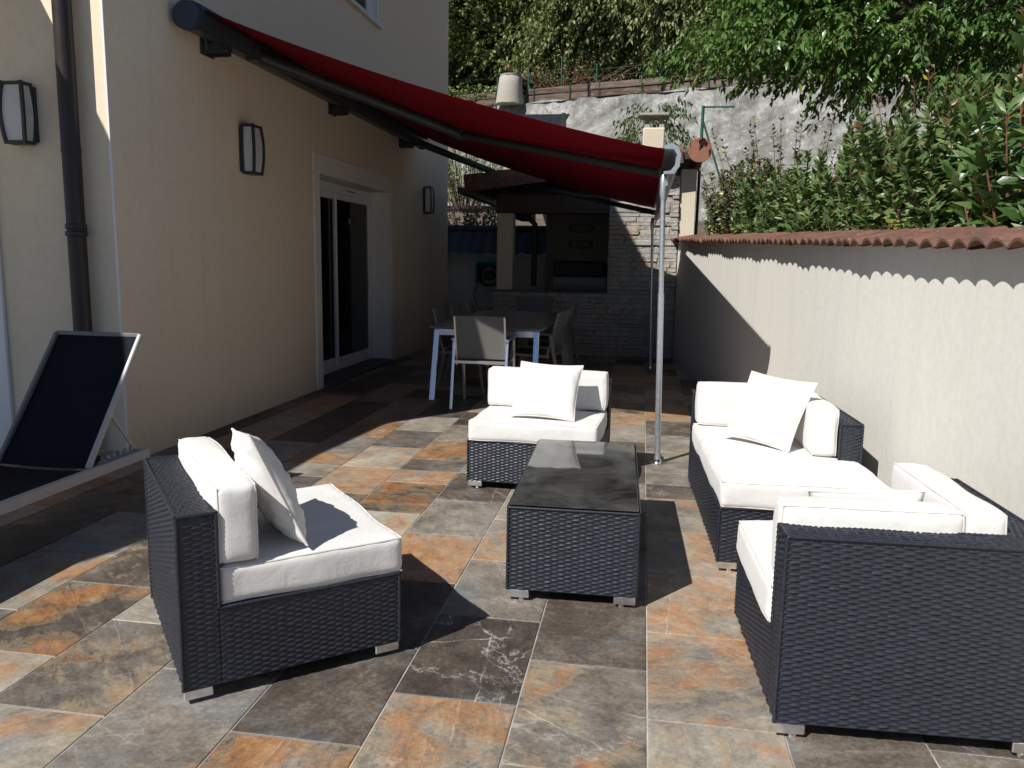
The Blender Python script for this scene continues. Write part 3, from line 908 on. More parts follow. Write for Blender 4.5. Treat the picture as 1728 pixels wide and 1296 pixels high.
while y > 1.8:
    o = link("roof_tile", roman[k % 5], gw)
    e = Vector((gx(y), y, gz(y))) - ND * .105
    bx_ = (ND * math.cos(pitch_a) + Vector((0, 0, 1)) * math.sin(pitch_a))
    by_ = Vector((TD.x, TD.y, .0278)).normalized()
    bx_ = (bx_ - by_ * bx_.dot(by_)).normalized(); bz_ = bx_.cross(by_)
    mt = Matrix.Identity(4)
    j = random.uniform(-.012, .012)
    for i in range(3): mt[i][0], mt[i][1], mt[i][2] = bx_[i], by_[i], bz_[i]
    e = e + ND * j + Vector((0, 0, random.uniform(-.004, .004)))
    mt.translation = e - Vector(gw.location)
    o.matrix_local = mt @ Matrix.Rotation(random.uniform(-.02, .02), 4, 'Z')
    y -= 2 * PIT; k += 1
w = MB()
w.grid(lambda u, v: wallpt(1.5 + (GY1 - 1.5) * u, .24 + .07 * math.cos(math.pi * v), gz(1.5 + (GY1 - 1.5) * u) + .05 + .035 * math.sin(math.pi * v)), 40, 8)
build(w, "ridge_mortar", M['concrete_cap'], gw, True)

# ------------------------------------------------------------------ woven furniture
PU, PV, AMP = 0.028, 0.0090, 0.0042
def weave(acc, o, u, v, n, W, H):
    """woven panel as a height field: o corner, u and v unit edges, n outward"""
    o, u, v, n = (np.array(q, float) for q in (o, u, v, n))
    nu = max(2, int(round(W / PU))) ; nvv = max(2, int(round(H / PV)))
    su, sv = 6, 3
    U = np.arange(nu * su + 1) / su; Vv = np.arange(nvv * sv + 1) / sv
    uu_, vv_ = np.meshgrid(U, Vv)
    row = np.minimum(np.floor(vv_ + 1e-6), nvv - 1); fr = vv_ - row
    par = row % 2
    over = 0.5 + 0.5 * np.tanh(1.9 * np.cos(math.pi * (uu_ + par))) / math.tanh(1.9)
    rowamp = rng.uniform(.85, 1.12, nvv + 1)[row.astype(int)]
    cell = rng.uniform(.8, 1.15, (nvv + 1, nu + 2))[row.astype(int), np.round(uu_).astype(int)]
    over = over * rowamp * cell
    prof = np.sin(math.pi * np.clip(fr, 0, 1)) ** 0.6
    h = AMP * (over * prof * 1.15 - 0.35) + rng.normal(0, AMP * .07, over.shape)
    edge = (uu_ < 1e-6) | (uu_ > nu - 1e-6) | (vv_ < 1e-6) | (vv_ > nvv - 1e-6)
    h[edge] = -AMP * .4
    P = o + (uu_[..., None] / nu * W) * u + (vv_[..., None] / nvv * H) * v + h[..., None] * n
    P = P.reshape(-1, 3)
    a, b_ = U.size, Vv.size
    i, j = np.meshgrid(np.arange(a - 1), np.arange(b_ - 1))
    q = (j * a + i).ravel()
    F = np.stack([q, q + 1, q + 1 + a, q + a], 1)
    if np.dot(np.cross(u, v), n) < 0: F = F[:, ::-1]
    acc.append((P, F))

def wbox(acc, x0, x1, y0, y1, z0, z1, faces="fblrt"):
    """box with woven faces: f front(+y) b back(-y) l(-x) r(+x) t top"""
    if 'f' in faces: weave(acc, (x0, y1, z0), (1, 0, 0), (0, 0, 1), (0, 1, 0), x1 - x0, z1 - z0)
    if 'b' in faces: weave(acc, (x0, y0, z0), (1, 0, 0), (0, 0, 1), (0, -1, 0), x1 - x0, z1 - z0)
    if 'l' in faces: weave(acc, (x0, y0, z0), (0, 1, 0), (0, 0, 1), (-1, 0, 0), y1 - y0, z1 - z0)
    if 'r' in faces: weave(acc, (x1, y0, z0), (0, 1, 0), (0, 0, 1), (1, 0, 0), y1 - y0, z1 - z0)
    if 't' in faces:
        if x1 - x0 > y1 - y0: weave(acc, (x0, y0, z1), (1, 0, 0), (0, 1, 0), (0, 0, 1), x1 - x0, y1 - y0)
        else: weave(acc, (x0, y0, z1), (0, 1, 0), (1, 0, 0), (0, 0, 1), y1 - y0, x1 - x0)
    e = AMP * .8
    c = MB(); c.box(x0 + e, x1 - e, y0 + e, y1 - e, z0 + .002, z1 - e)
    acc.append((np.array(c.V), np.array(c.F)))

def edge_cord(acc, pts, r=.0065):
    """twisted cord that binds an edge"""
    c = MB()
    pts = [Vector(p) for p in pts]
    for a, b in zip(pts[:-1], pts[1:]):
        L = (b - a).length; n = max(2, int(L / .008))
        c.tube([a.lerp(b, i / n) for i in range(n + 1)], [r * (1.12 if i % 2 else .82) for i in range(n + 1)], 6, False)
    acc.append((np.array(c.V), np.array(c.F)))

def woven(name, acc, parent):
    V = []; F = []; k = 0
    for P, f in acc:
        V.append(P); F.append(f + k); k += len(P)
    V = np.concatenate(V); F = np.concatenate(F)
    me = bpy.data.meshes.new(name)
    me.vertices.add(len(V)); me.vertices.foreach_set("co", V.astype(np.float32).ravel())
    me.loops.add(F.size); me.loops.foreach_set("vertex_index", F.astype(np.int32).ravel())
    me.polygons.add(len(F))
    me.polygons.foreach_set("loop_start", np.arange(0, F.size, 4, dtype=np.int32))
    me.polygons.foreach_set("loop_total", np.full(len(F), 4, dtype=np.int32))
    me.polygons.foreach_set("use_smooth", np.ones(len(F), dtype=bool))
    me.update(calc_edges=True)
    return link(name, me, parent, M['wicker'])

def cushion_obj(name, parent, x0, x1, y0, y1, z0, z1, r=.028, bulge=(.012, .012, .012), seed=0, seams='z'):
    """soft boxed cushion; bulge per axis; piping along the two large faces"""
    rs = random.Random(seed)
    c = np.array([(x0 + x1) / 2, (y0 + y1) / 2, (z0 + z1) / 2]); hs = np.array([(x1 - x0) / 2, (y1 - y0) / 2, (z1 - z0) / 2])
    def axis(h):
        k = max(4, int(2 * h / .018))
        a = np.linspace(-h + r, h - r, k)
        return np.concatenate([[-h, -h + r * .25, -h + r * .6], a, [h - r * .6, h - r * .25, h]])
    A = [axis(h) for h in hs]
    key = {}; V = []; F = []
    def vid(p):
        k = tuple(np.round(p, 6))
        if k not in key: key[k] = len(V); V.append(p)
        return key[k]
    for ax in range(3):
        a, b_ = [k for k in range(3) if k != ax]
        for sd in (-1, 1):
            ids = np.zeros((len(A[a]), len(A[b_])), int)
            for i, p in enumerate(A[a]):
                for j, q in enumerate(A[b_]):
                    t = np.zeros(3); t[ax] = sd * hs[ax]; t[a] = p; t[b_] = q
                    ids[i, j] = vid(t)
            for i in range(len(A[a]) - 1):
                for j in range(len(A[b_]) - 1):
                    q = [ids[i, j], ids[i + 1, j], ids[i + 1, j + 1], ids[i, j + 1]]
                    flip = (sd < 0) != (ax == 1)
                    F.append(q[::-1] if flip else q)
    V = np.array(V)
    inner = np.clip(V, -(hs - r), hs - r)
    d = V - inner; ln = np.linalg.norm(d, axis=1, keepdims=True); ln[ln < 1e-9] = 1
    out = np.where(np.linalg.norm(d, axis=1, keepdims=True) > 1e-9, inner + d / ln * r, V)
    N = out / hs
    def deform(P):
        P = P.copy(); Nn = np.clip(P / hs, -1, 1)
        for ax in range(3):
            a, b_ = [k for k in range(3) if k != ax]
            f = (1 - Nn[:, a] ** 2) ** .6 * (1 - Nn[:, b_] ** 2) ** .6
            P[:, ax] += np.sign(Nn[:, ax]) * np.abs(Nn[:, ax]) ** 1.0 * bulge[ax] * f
        ph = [rs2.uniform(0, 6.3) for _ in range(6)]
        wv = .0035 * np.sin(P[:, 0] * 14 + ph[0] + 2 * np.sin(P[:, 1] * 9 + ph[1])) + .003 * np.sin(P[:, 1] * 17 + ph[2] + 1.5 * np.sin(P[:, 0] * 8 + ph[3])) + .0025 * np.sin(P[:, 2] * 31 + P[:, 0] * 11 + ph[4])
        for ax in range(3):
            a, b_ = [k for k in range(3) if k != ax]
            nearE = np.clip((np.maximum(np.abs(Nn[:, a]), np.abs(Nn[:, b_])) - .72) / .28, 0, 1) * (np.abs(Nn[:, ax]) > .9)
            P[:, ax] += np.sign(Nn[:, ax]) * nearE * .0016 * np.sin(P[:, a] * 95 + ph[5] + 3 * np.sin(P[:, b_] * 21)) * np.sin(P[:, b_] * 70 + ph[4])
        P += (wv * .55)[:, None] * np.sign(Nn) * np.abs(Nn) ** 2
        return P + c
    rs2 = random.Random(seed + 5)
    Pm = deform(out)
    me = bpy.data.meshes.new(name); me.from_pydata([tuple(p) for p in Pm], [], F); me.update(); smooth(me, 180)
    o = link(name, me, parent, M['cushion'])
    ax = {'x': 0, 'y': 1, 'z': 2}[seams]
    a, b_ = [k for k in range(3) if k != ax]
    w = MB()
    for sd in (-1, 1):
        loop = []
        def P(p, q):
            t = np.zeros(3); t[ax] = sd * (hs[ax] - r * .28); t[a] = p; t[b_] = q; return t
        ha, hb = hs[a] - r * .28, hs[b_] - r * .28
        nn = 14
        for i in range(nn): loop.append(P(-ha + 2 * ha * i / nn, -hb))
        for i in range(nn): loop.append(P(ha, -hb + 2 * hb * i / nn))
        for i in range(nn): loop.append(P(ha - 2 * ha * i / nn, hb))
        for i in range(nn): loop.append(P(-ha, hb - 2 * hb * i / nn))
        loop.append(loop[0])
        rs2 = random.Random(seed + 5)
        L = deform(np.array(loop))
        w.tube([tuple(p) for p in L], .0032, 6, False)
    build(w, "piping", M['piping'], o, True, world=False)
    return o

def feet(parent, pts, rz=0):
    ymid = sum(p[1] for p in pts) / len(pts)
    for (x, y, dx) in pts:
        w = MB(); w.box(x - .044, x + .044, y - .044 + (.022 if y < ymid else -.022), y + .044 + (.022 if y < ymid else -.022), .014, .048, .003)
        w.tube([(x + dx, y, .0), (x + dx, y, .006), (x + dx, y, .015)], [.014, .014, .008], 12)
        build(w, "foot", M['chrome'], parent, world=False)

ZB, ZR = .048, .302
def armless(name, label, loc, rz, seed):
    t = thing(name, label, "chair", loc, rz, "white cushioned wicker lounge set")
    W, D, bt, zt = .80, .72, .115, .613
    acc = []; wbox(acc, -W / 2, W / 2, -D / 2 + bt, D / 2, ZB, ZR, "flr")
    edge_cord(acc, [(-W / 2, D / 2, ZB), (-W / 2, D / 2, ZR)]); edge_cord(acc, [(W / 2, D / 2, ZB), (W / 2, D / 2, ZR)])
    edge_cord(acc, [(-W / 2, -D / 2 + bt, ZR), (-W / 2, D / 2, ZR), (W / 2, D / 2, ZR), (W / 2, -D / 2 + bt, ZR)])
    woven("seat_base", acc, t)
    acc = []; wbox(acc, -W / 2, W / 2, -D / 2, -D / 2 + bt - .001, ZB, zt, "fblrt")
    for sx in (-1, 1):
        for yy in (-D / 2, -D / 2 + bt): edge_cord(acc, [(sx * W / 2, yy, ZB if yy < -D / 2 + .01 else ZR), (sx * W / 2, yy, zt)])
        edge_cord(acc, [(sx * W / 2, -D / 2, zt), (sx * W / 2, -D / 2 + bt, zt)])
    for yy in (-D / 2, -D / 2 + bt): edge_cord(acc, [(-W / 2, yy, zt), (W / 2, yy, zt)])
    woven("backrest", acc, t)
    feet(t, [(sx * (W / 2 - .047), sy * (D / 2 - .022), -sx * .012) for sx in (-1, 1) for sy in (-1, 1)])
    cushion_obj("seat_cushion", t, -W / 2 + .005, W / 2 - .005, -D / 2 + bt + .005, D / 2 + .015, ZR + .002, ZR + .128, .024, (.006, .006, .007), seed)
    cushion_obj("back_cushion", t, -W / 2 + .005, W / 2 - .005, -D / 2 + bt + .004, -D / 2 + bt + .128, ZR + .136, ZR + .385, .024, (.008, .012, .006), seed + 1, 'y')
    return t

def pillow(label, loc, rx, ry, rz, a=.215, th=.075, seed=0, order='XYZ'):
    """square scatter cushion standing in its local x-z plane, thickness along y"""
    nn = 26; rs = random.Random(seed)
    ph = [rs.uniform(0, 6.3) for _ in range(8)]
    key = {}; V = []; F = []
    def outline(u, v):
        x = a * u * (1 - .07 * (1 - v * v) * abs(u) ** 2); z = a * v * (1 - .07 * (1 - u * u) * abs(v) ** 2)
        return x, z
    for sd in (1, -1):
        base = len(V)
        for j in range(nn + 1):
            for i in range(nn + 1):
                u = math.sin((2 * i / nn - 1) * math.pi / 2); v = math.sin((2 * j / nn - 1) * math.pi / 2)
                x, z = outline(u, v)
                f = max(0, (1 - u * u) * (1 - v * v)) ** .48
                t = th * f
                e = (1 - (1 - abs(u)) ** 2) * (1 - (1 - abs(v)) ** 2)
                t += .006 * f * math.sin(9 * u + ph[0] + 2 * math.sin(5 * v + ph[1])) + .010 * f * e * math.sin(17 * (u - sd * v) + ph[2]) + .004 * math.sin(23 * v + ph[3]) * f
                V.append((x, sd * t, z))
        for j in range(nn):
            for i in range(nn):
                q = (base + j * (nn + 1) + i, base + j * (nn + 1) + i + 1, base + (j + 1) * (nn + 1) + i + 1, base + (j + 1) * (nn + 1) + i)
                F.append(tuple(reversed(q)) if sd > 0 else q)
    me = bpy.data.meshes.new("throw_pillow"); me.from_pydata(V, [], F); me.update(); smooth(me, 180)
    o = link("throw_pillow", me, None, M['cushion'])
    o.rotation_mode = 'XYZ'
    o.matrix_world = Matrix.Translation(loc) @ Matrix.Rotation(rz, 4, 'Z') @ Matrix.Rotation(rx, 4, 'X') @ Matrix.Rotation(ry, 4, 'Y')
    tag(o, label, "pillow", "white throw pillows on the lounge set")
    lp = []
    for (u0_, v0_, u1_, v1_) in ((-1, -1, 1, -1), (1, -1, 1, 1), (1, 1, -1, 1), (-1, 1, -1, -1)):
        for i in range(16):
            t = i / 16; x, z = outline(u0_ + (u1_ - u0_) * t, v0_ + (v1_ - v0_) * t); lp.append((x * 1.005, 0, z * 1.005))
    lp.append(lp[0])
    w = MB(); w.tube(lp, .0042, 6, False)
    build(w, "piping", M['piping'], o, True, world=False)
    return o

armless("lounge_chair", "black wicker lounge chair with white cushions at left, its woven back to the house", (-1.338, 2.652, 0), rad(-50.3), 3)
armless("lounge_chair", "black wicker lounge chair with white cushions behind the coffee table, facing the camera", (-.605, 5.02, 0), rad(177), 21)

# chaise (corner seat with long platform) against the garden wall
t = thing("chaise_sofa", "black wicker corner chaise with long white seat by the garden wall", "sofa", (.385, 3.60, 0), rad(2.1), "white cushioned wicker lounge set")
W, D, bt, zt, ys = .745, 1.45, .105, .613, .50
acc = []; wbox(acc, 0, W - bt, 0, D - bt, ZB, ZR, "lb"); wbox(acc, W - bt, W, 0, ys, ZB, ZR, "rbt")
edge_cord(acc, [(0, 0, ZB), (0, 0, ZR), (0, D - bt, ZR)]); edge_cord(acc, [(0, 0, ZR), (W, 0, ZR), (W, 0, ZB)])
woven("seat_base", acc, t)
acc = []; wbox(acc, 0, W, D - bt + .001, D, ZB, zt, "bflt"); wbox(acc, W - bt + .001, W, ys + .001, D - bt, ZB, zt, "blrt")
edge_cord(acc, [(0, D - bt, ZB), (0, D - bt, zt), (W - bt, D - bt, zt), (W - bt, ys, zt), (W - bt, ys, ZR)]); edge_cord(acc, [(0, D, zt), (W, D, zt), (W, ys, zt), (W, ys, ZR)])
edge_cord(acc, [(W - bt, ys, zt), (W, ys, zt)]); edge_cord(acc, [(0, D - bt, zt), (0, D, zt)])
woven("backrest", acc, t)
feet(t, [(.047, .022, .012), (W - .047, .022, -.012), (.047, D - .022, .012), (W - .047, D - .022, -.012), (.047, .66, .012)])
cushion_obj("seat_cushion", t, .0, W - .005, -.012, D - bt - .005, ZR + .002, ZR + .128, .024, (.005, .005, .007), 31)
cushion_obj("back_cushion", t, .012, W - bt - .005, D - bt - .125, D - bt - .003, ZR + .136, ZR + .385, .024, (.006, .012, .006), 32, 'y')
cushion_obj("back_cushion", t, W - bt - .125, W - bt - .003, ys + .02, D - bt - .135, ZR + .136, ZR + .385, .024, (.012, .006, .006), 33, 'x')
# (the seat cushion runs under the right back only up to the frame)

# near corner sofa
t = thing("corner_sofa", "black wicker corner sofa in the right foreground, seen over its tall woven back", "sofa", (.438, 2.295, 0), rad(2.2), "white cushioned wicker lounge set")
W, D, bt, zt = .76, .75, .11, .625
acc = []; wbox(acc, 0, W - bt, bt, D, ZB, ZR, "lf")
edge_cord(acc, [(0, bt, ZR), (0, D, ZR), (W, D, ZR)]); edge_cord(acc, [(0, D, ZB), (0, D, ZR)])
woven("seat_base", acc, t)
acc = []; wbox(acc, 0, W, 0, bt - .001, ZB, zt, "bflrt"); wbox(acc, W - bt + .001, W, bt, D, ZB, zt, "flrt")
edge_cord(acc, [(0, 0, ZB), (0, 0, zt), (W, 0, zt), (W, 0, ZB)]); edge_cord(acc, [(0, bt, ZR), (0, bt, zt), (W - bt, bt, zt), (W - bt, D, zt), (W, D, zt), (W, 0, zt)]); edge_cord(acc, [(0, 0, zt), (0, bt, zt)])
woven("backrest", acc, t)
feet(t, [(.047, .022, .012), (W - .047, .022, -.012), (.047, D - .022, .012), (W - .047, D - .022, -.012)])
cushion_obj("seat_cushion", t, -.015, W - bt - .004, bt + .004, D + .008, ZR + .002, ZR + .128, .024, (.006, .006, .007), 41)
cushion_obj("back_cushion", t, .005, W - bt - .125, bt + .004, bt + .126, ZR + .136, ZR + .385, .024, (.006, .012, .006), 42, 'y')
cushion_obj("back_cushion", t, W - bt - .122, W - bt - .003, bt + .012, D - .004, ZR + .136, ZR + .385, .024, (.012, .006, .006), 43, 'x')

pillow("white throw pillow leaning on the left lounge chair's back cushion", (-1.262, 2.520, .612), rad(23), rad(-9), rad(-50.3), .205, .066, 1)
pillow("white throw pillow propped in the middle of the chair behind the coffee table", (-.565, 4.885, .598), rad(-40), rad(2), rad(-3), .20, .068, 2)
pillow("white throw pillow leaning in the corner of the chaise", (.70, 4.40, .622), rad(31), rad(-3), rad(140), .20, .068, 3)
pillow("white throw pillow mostly hidden behind the near sofa's back cushion", (.745, 2.655, .570), rad(36), rad(-8), rad(-6), .165, .065, 4)

# ------------------------------------------------------------------ coffee table
ct = thing("coffee_table", "black wicker coffee table with glass top greyed by dust and painted reflection in the middle of the terrace", "table", (-.257, 3.718, 0), rad(1.5))
W, L = .53, 1.225
acc = []; wbox(acc, -W / 2, W / 2, -L / 2, L / 2, ZB, .400, "fblrt")
for sx in (-1, 1):
    for sy in (-1, 1): edge_cord(acc, [(sx * W / 2, sy * L / 2, ZB), (sx * W / 2, sy * L / 2, .40)])
    edge_cord(acc, [(sx * W / 2, -L / 2, .4), (sx * W / 2, L / 2, .4)]); edge_cord(acc, [(-W / 2, sx * L / 2, .4), (W / 2, sx * L / 2, .4)])
woven("body", acc, ct)
w = MB(); w.box(-W / 2 + .004, W / 2 - .004, -L / 2 + .004, L / 2 - .004, .409, .415, .0015)
build(w, "glass_top", M['table_glass'], ct, world=False)
for sx in (-1, 1):
    for sy in (-1, 1):
        w = MB(); w.tube([(sx * (W / 2 - .045), sy * (L / 2 - .045), .403), (sx * (W / 2 - .045), sy * (L / 2 - .045), .4088)], .008, 10)
        build(w, "glass_pad", M['rubber'], ct, world=False)
feet(ct, [(sx * (W / 2 - .047), sy * (L / 2 - .022), -sx * .012) for sx in (-1, 1) for sy in (-1, 1)])

# ------------------------------------------------------------------ sun lounger
sl = thing("sun_lounger", "white framed sun lounger with dark mesh sling and raised back beside the house corner", "lounger", (-2.97, 2.9, 0))
for X in (-2.70, -3.24):
    w = MB(); w.bar((X, 1.95, .30), (X, 3.97, .30), .028, .055, c=.004)
    build(w, "side_rail", M['lounger_frame'], sl)
hinge = Vector((0, 3.50, .325)); top = Vector((0, 3.985, .955))
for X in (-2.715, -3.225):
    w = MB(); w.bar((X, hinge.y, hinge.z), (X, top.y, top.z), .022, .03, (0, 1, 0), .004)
    build(w, "back_rail", M['lounger_frame' if X > -3 else 'lounger_shaded'], sl)
w = MB(); w.bar((-3.225, top.y, top.z), (-2.715, top.y, top.z), .022, .022, c=.003)
build(w, "head_rail", M['lounger_shaded'], sl)
w = MB(); w.grid(lambda u, v: (-3.215 + .49 * u, hinge.y + (top.y - hinge.y) * v, hinge.z + (top.z - hinge.z) * v - .012 * math.sin(math.pi * v) - .006 * math.sin(math.pi * u)), 8, 12)
build(w, "back_sling", M['sling'], sl, True)
w = MB(); w.grid(lambda u, v: (-3.225 + .51 * u, 1.98 + 1.50 * v, .322 - .018 * math.sin(math.pi * v) - .01 * math.sin(math.pi * u)), 8, 12)
build(w, "seat_sling", M['sling'], sl, True)
for X in (-2.70, -3.24):
    for y in (2.05, 2.45):
        xi = X + (.10 if X < -3 else -.10)
        w = MB(); w.bar((xi, y, .275), (xi, y + .04, .02), .022, .035, (0, 1, 0), .004)
        build(w, "leg", M['antracite'], sl)
        w = MB(); w.box(xi - .016, xi + .016, y + .02, y + .065, 0, .022, .003)
        build(w, "leg_cap", M['black'], sl)
for y in (3.36, 3.94):
    w = MB(); w.bar((-3.24, y, .29), (-2.70, y, .29), .025, .03, c=.003); build(w, "cross_bar", M['lounger_frame'], sl)
for X in (-2.745, -3.195):
    w = MB(); w.bar((X, 3.72, .58), (X, 3.93, .315), .012, .02, (0, 1, 0), .003); build(w, "back_strut", M['lounger_frame'], sl)
    w = MB(); w.bar((X, 3.62, .318), (X, 3.96, .318), .012, .02, c=.002)
    for k in range(5): w.box(X - .008, X + .008, 3.68 + k * .05, 3.70 + k * .05, .326, .35, .002)
    build(w, "notched_rack", M['lounger_frame'], sl)

# ------------------------------------------------------------------ dining set
dt = thing("dining_table", "long dining table with splayed aluminium legs in the shade beneath the awning", "table", (-1.5, 9.1, 0))
TX0, TX1, TY0, TY1 = -2.10, -.95, 7.74, 10.45
w = MB(); w.box(TX0, TX1, TY0, TY1, .715, .735, .005)
build(w, "top", M['dtop'], dt)
w = MB()
for X in (TX0 + .07, TX1 - .07): w.bar((X, TY0 + .07, .685), (X, TY1 - .07, .685), .03, .05)
build(w, "side_apron", M['alu'], dt)
w = MB()
for Y in (TY0 + .07, TY1 - .07): w.bar((TX0 + .085, Y, .675), (TX1 - .085, Y, .675), .03, .06)
build(w, "end_apron", M['alu'], dt)
for sx, X in ((-1, TX0 + .07), (1, TX1 - .07)):
    for sy, Y in ((-1, TY0 + .07), (1, TY1 - .07)):
        w = MB(); w.bar((X, Y, .712), (X + sx * .01, Y + sy * .18, .0), .055, .045, (0, 1, 0), .004)
        build(w, "leg", M['alu'], dt)
def dchair(label, loc, rz, metal):
    """local: faces +y, origin on the floor under the seat"""
    t = thing("dining_chair", label, "chair", loc, rz, "sling chairs around the dining table")
    for sx in (-1, 1):
        w = MB(); x = sx * .255
        w.bar((x, -.33, 0), (x, -.205, .645), .026, .036, (0, 1, 0), .004); build(w, "rear_leg", metal, t, world=False)
        w = MB(); w.bar((x, .26, 0), (x, .17, .645), .026, .036, (0, 1, 0), .004); build(w, "front_leg", metal, t, world=False)
        w = MB(); w.bar((x, -.25, .655), (x, .20, .655), .042, .022, c=.005); build(w, "armrest", metal, t, world=False)
        w = MB(); w.bar((x * .93, -.17, .42), (x * .93, -.285, .88), .018, .028, (0, 1, 0), .003); build(w, "back_rail", metal, t, world=False)
        w = MB(); w.bar((x * .93, -.20, .42), (x * .93, .22, .44), .02, .028, c=.003); build(w, "seat_rail", metal, t, world=False)
    w = MB(); w.bar((-.25, -.245, .445), (.25, -.245, .445), .022, .03, c=.003); build(w, "rear_stretcher", metal, t, world=False)
    w = MB(); w.grid(lambda u, v: (-.235 + .47 * u, -.18 - .115 * v + .01 * math.sin(math.pi * u), .47 + .41 * v), 6, 6); build(w, "back_sling", M['dsling'], t, True, world=False)
    w = MB(); w.grid(lambda u, v: (-.235 + .47 * u, -.20 + .42 * v, .43 + .02 * v - .012 * math.sin(math.pi * u)), 6, 6); build(w, "seat_sling", M['dsling'], t, True, world=False)
    return t
dchair("grey sling dining chair at the near end of the table, its back to the camera", (-1.485, 7.53, 0), 0, M['alu'])
dchair("dark sling dining chair at the far end of the table by the stone wall", (-1.50, 10.95, 0), rad(180), M['alu_taupe'])
for k, (y, nm) in enumerate(((8.35, "nearest"), (9.15, "middle"), (9.95, "farthest"))):
    dchair("%s of the three sling chairs on the right side of the dining table" % nm, (-1.10, y, 0), rad(90 + (-4, 3, -2)[k]), M['alu_taupe'])
    dchair("%s of the three sling chairs between the dining table and the house wall" % nm, (-1.90, y + .08, 0), rad(-90 + (3, -2, 4)[k]), M['alu_taupe'])

# ------------------------------------------------------------------ pavilion (outdoor kitchen)
PY = 12.02
M['shaded_cream'] = plaster('shaded_render', (0.20, 0.175, 0.135), 0.3, 0.3, 140)  # cream render darkened: the pavilion's inner shade is in the colour
M['dark_wood'] = plain('dark_wood', (0.05, 0.032, 0.022), 0.7, var=0.3, vscale=12)
pv = thing("pavilion", "stone clad outdoor kitchen pavilion with terracotta roof at the end of the terrace", "pavilion", (-.9, 13, 0))
core = MB()
core.box(-2.25, -.53, PY + .035, PY + .26, 0, .92); core.box(-.53, .47, PY + .035, PY + .26, 0, 2.62)
cw = build(core, "front_wall", M['concrete_cap'], pv)
unit = []
for k in range(6):
    r = random.Random(k + 50); w = MB()
    P = lambda: r.uniform(-.03, .03)
    w.box(-.5, .5, -.5, .5, -.5, .5, .07)
    w.V = [(x + P() * .6, y + P() * 3, z + P() * 1.5) for x, y, z in w.V]
    me = w.mesh("stone"); me.materials.append(M['stone']); unit.append(me)
nstone = 0
z = 0.0
while z < 2.60:
    h = random.choice((.05, .06, .066, .075, .085))
    x1 = .468
    x = -2.25 if z + h < .93 else -.53
    x += 0
    while x < x1 - .03:
        L = min(random.uniform(.17, .46), x1 - x)
        if x1 - (x + L) < .08: L = x1 - x
        hide = (z > 2.25 and x < .0)
        if not hide:
            o = link("stone", random.choice(unit), cw)
            dep = random.uniform(.030, .058)
            o.scale = (L - .006, dep * 1.4, h - .005)
            o.location = Vector((x + L / 2, PY + .045 - dep * .5, z + h / 2)) - Vector(pv.location)
            nstone += 1
        x += L
    z += h
w = MB(); w.box(-2.28, -.535, PY - .03, PY + .40, .925, .955, .006); build(w, "counter_slab", M['slate'], pv)
w = MB(); w.box(-2.21, -1.965, PY + .03, PY + .27, .956, 2.10, .008); build(w, "pillar", M['cream'], pv)
w = MB(); w.box(-2.23, -.535, PY + .02, PY + .28, 2.10, 2.38, .01); w.box(-2.23, -1.97, PY + .282, PY + 2.6, 2.10, 2.38, .01); build(w, "beam", M['dark_wood'], pv)
w = MB(); w.box(.475, .70, PY + .03, PY + .27, 0, 2.74, .008); build(w, "end_pillar", M['cream'], pv)
w = MB(); w.box(-1.75, .47, PY + 2.4, PY + 2.6, 0, 2.6); w.box(.475, .68, PY + .28, PY + 2.6, 0, 2.7); build(w, "back_wall", M['shaded_cream'], pv)
w = MB(); w.box(-1.9, .47, PY + .3, PY + 2.6, -.02, .02); build(w, "floor_slab", M['concrete_cap'], pv)
# roof slab falling to the left, tiled verge
def rz_(x): return 2.43 + (x + 2.65) * .132
w = MB(); w.prism([(-2.62, rz_(-2.62)), (.80, rz_(.80)), (.80, rz_(.80) + .10), (-2.62, rz_(-2.62) + .10)], lambda a, b, t: (a, t, b), PY - .22, PY + 2.9)
build(w, "roof_deck", M['dark_wood'], pv)
vt = MB()
for s in range(12): pass
def verge_mesh():
    w = MB()
    w.grid(lambda u, v: (u * .44, -.012 + .10 * math.cos(math.pi * v) - .02, .10 * math.sin(math.pi * v) * 1.05 + .025 * (1 - u)), 4, 10)
    w.grid(lambda u, v: (u * .44, -.135, -.14 + .165 * v), 2, 2)
    me = w.mesh("verge_tile"); smooth(me, 60); me.materials.append(M['terracotta']); return me
vm = verge_mesh()
x = -2.66
while x < .40:
    o = link("verge_tile", vm, pv); o.location = Vector((x, PY - .13, rz_(x) + .09)) - Vector(pv.location); o.rotation_euler = (0, -math.atan(.132), 0)
    x += .385
def cover_mesh():
    w = MB(); w.grid(lambda u, v: (-u * .44, .085 * math.cos(math.pi * v), .07 * math.sin(math.pi * v) + .02 * u), 3, 8)
    me = w.mesh("roof_tile"); smooth(me, 60); me.materials.append(M['terracotta']); return me
cm = cover_mesh()
yy = PY + .06
while yy < PY + 2.9:
    x = -2.2
    while x < .9:
        o = link("roof_tile", cm, pv); o.location = Vector((x, yy, rz_(x) + .10)) - Vector(pv.location); o.rotation_euler = (0, -math.atan(.132), 0)
        x += .40
    yy += .19
w = MB()
w.tube([(.70, PY - .26, 2.95), (.70, PY + 2.9, 2.95)], .115, 18); build(w, "ridge", M['terracotta'], pv, True)
w = MB(); w.tube([(.70, PY - .345, 2.955), (.70, PY - .262, 2.955)], .165, 28); build(w, "ridge_end", M['terracotta_cap'], pv, True)
w = MB(); w.grid(lambda u, v: (-2.66 - .05 * math.sin(math.pi * v), PY - .2 + 3.1 * u, rz_(-2.66) + .02 - .10 * v), 6, 6)
w.tube([(-2.71, PY - .26, rz_(-2.7) - .02), (-2.71, PY + 2.9, rz_(-2.7) - .02)], .055, 12); build(w, "gutter", M['antracite'], pv, True)
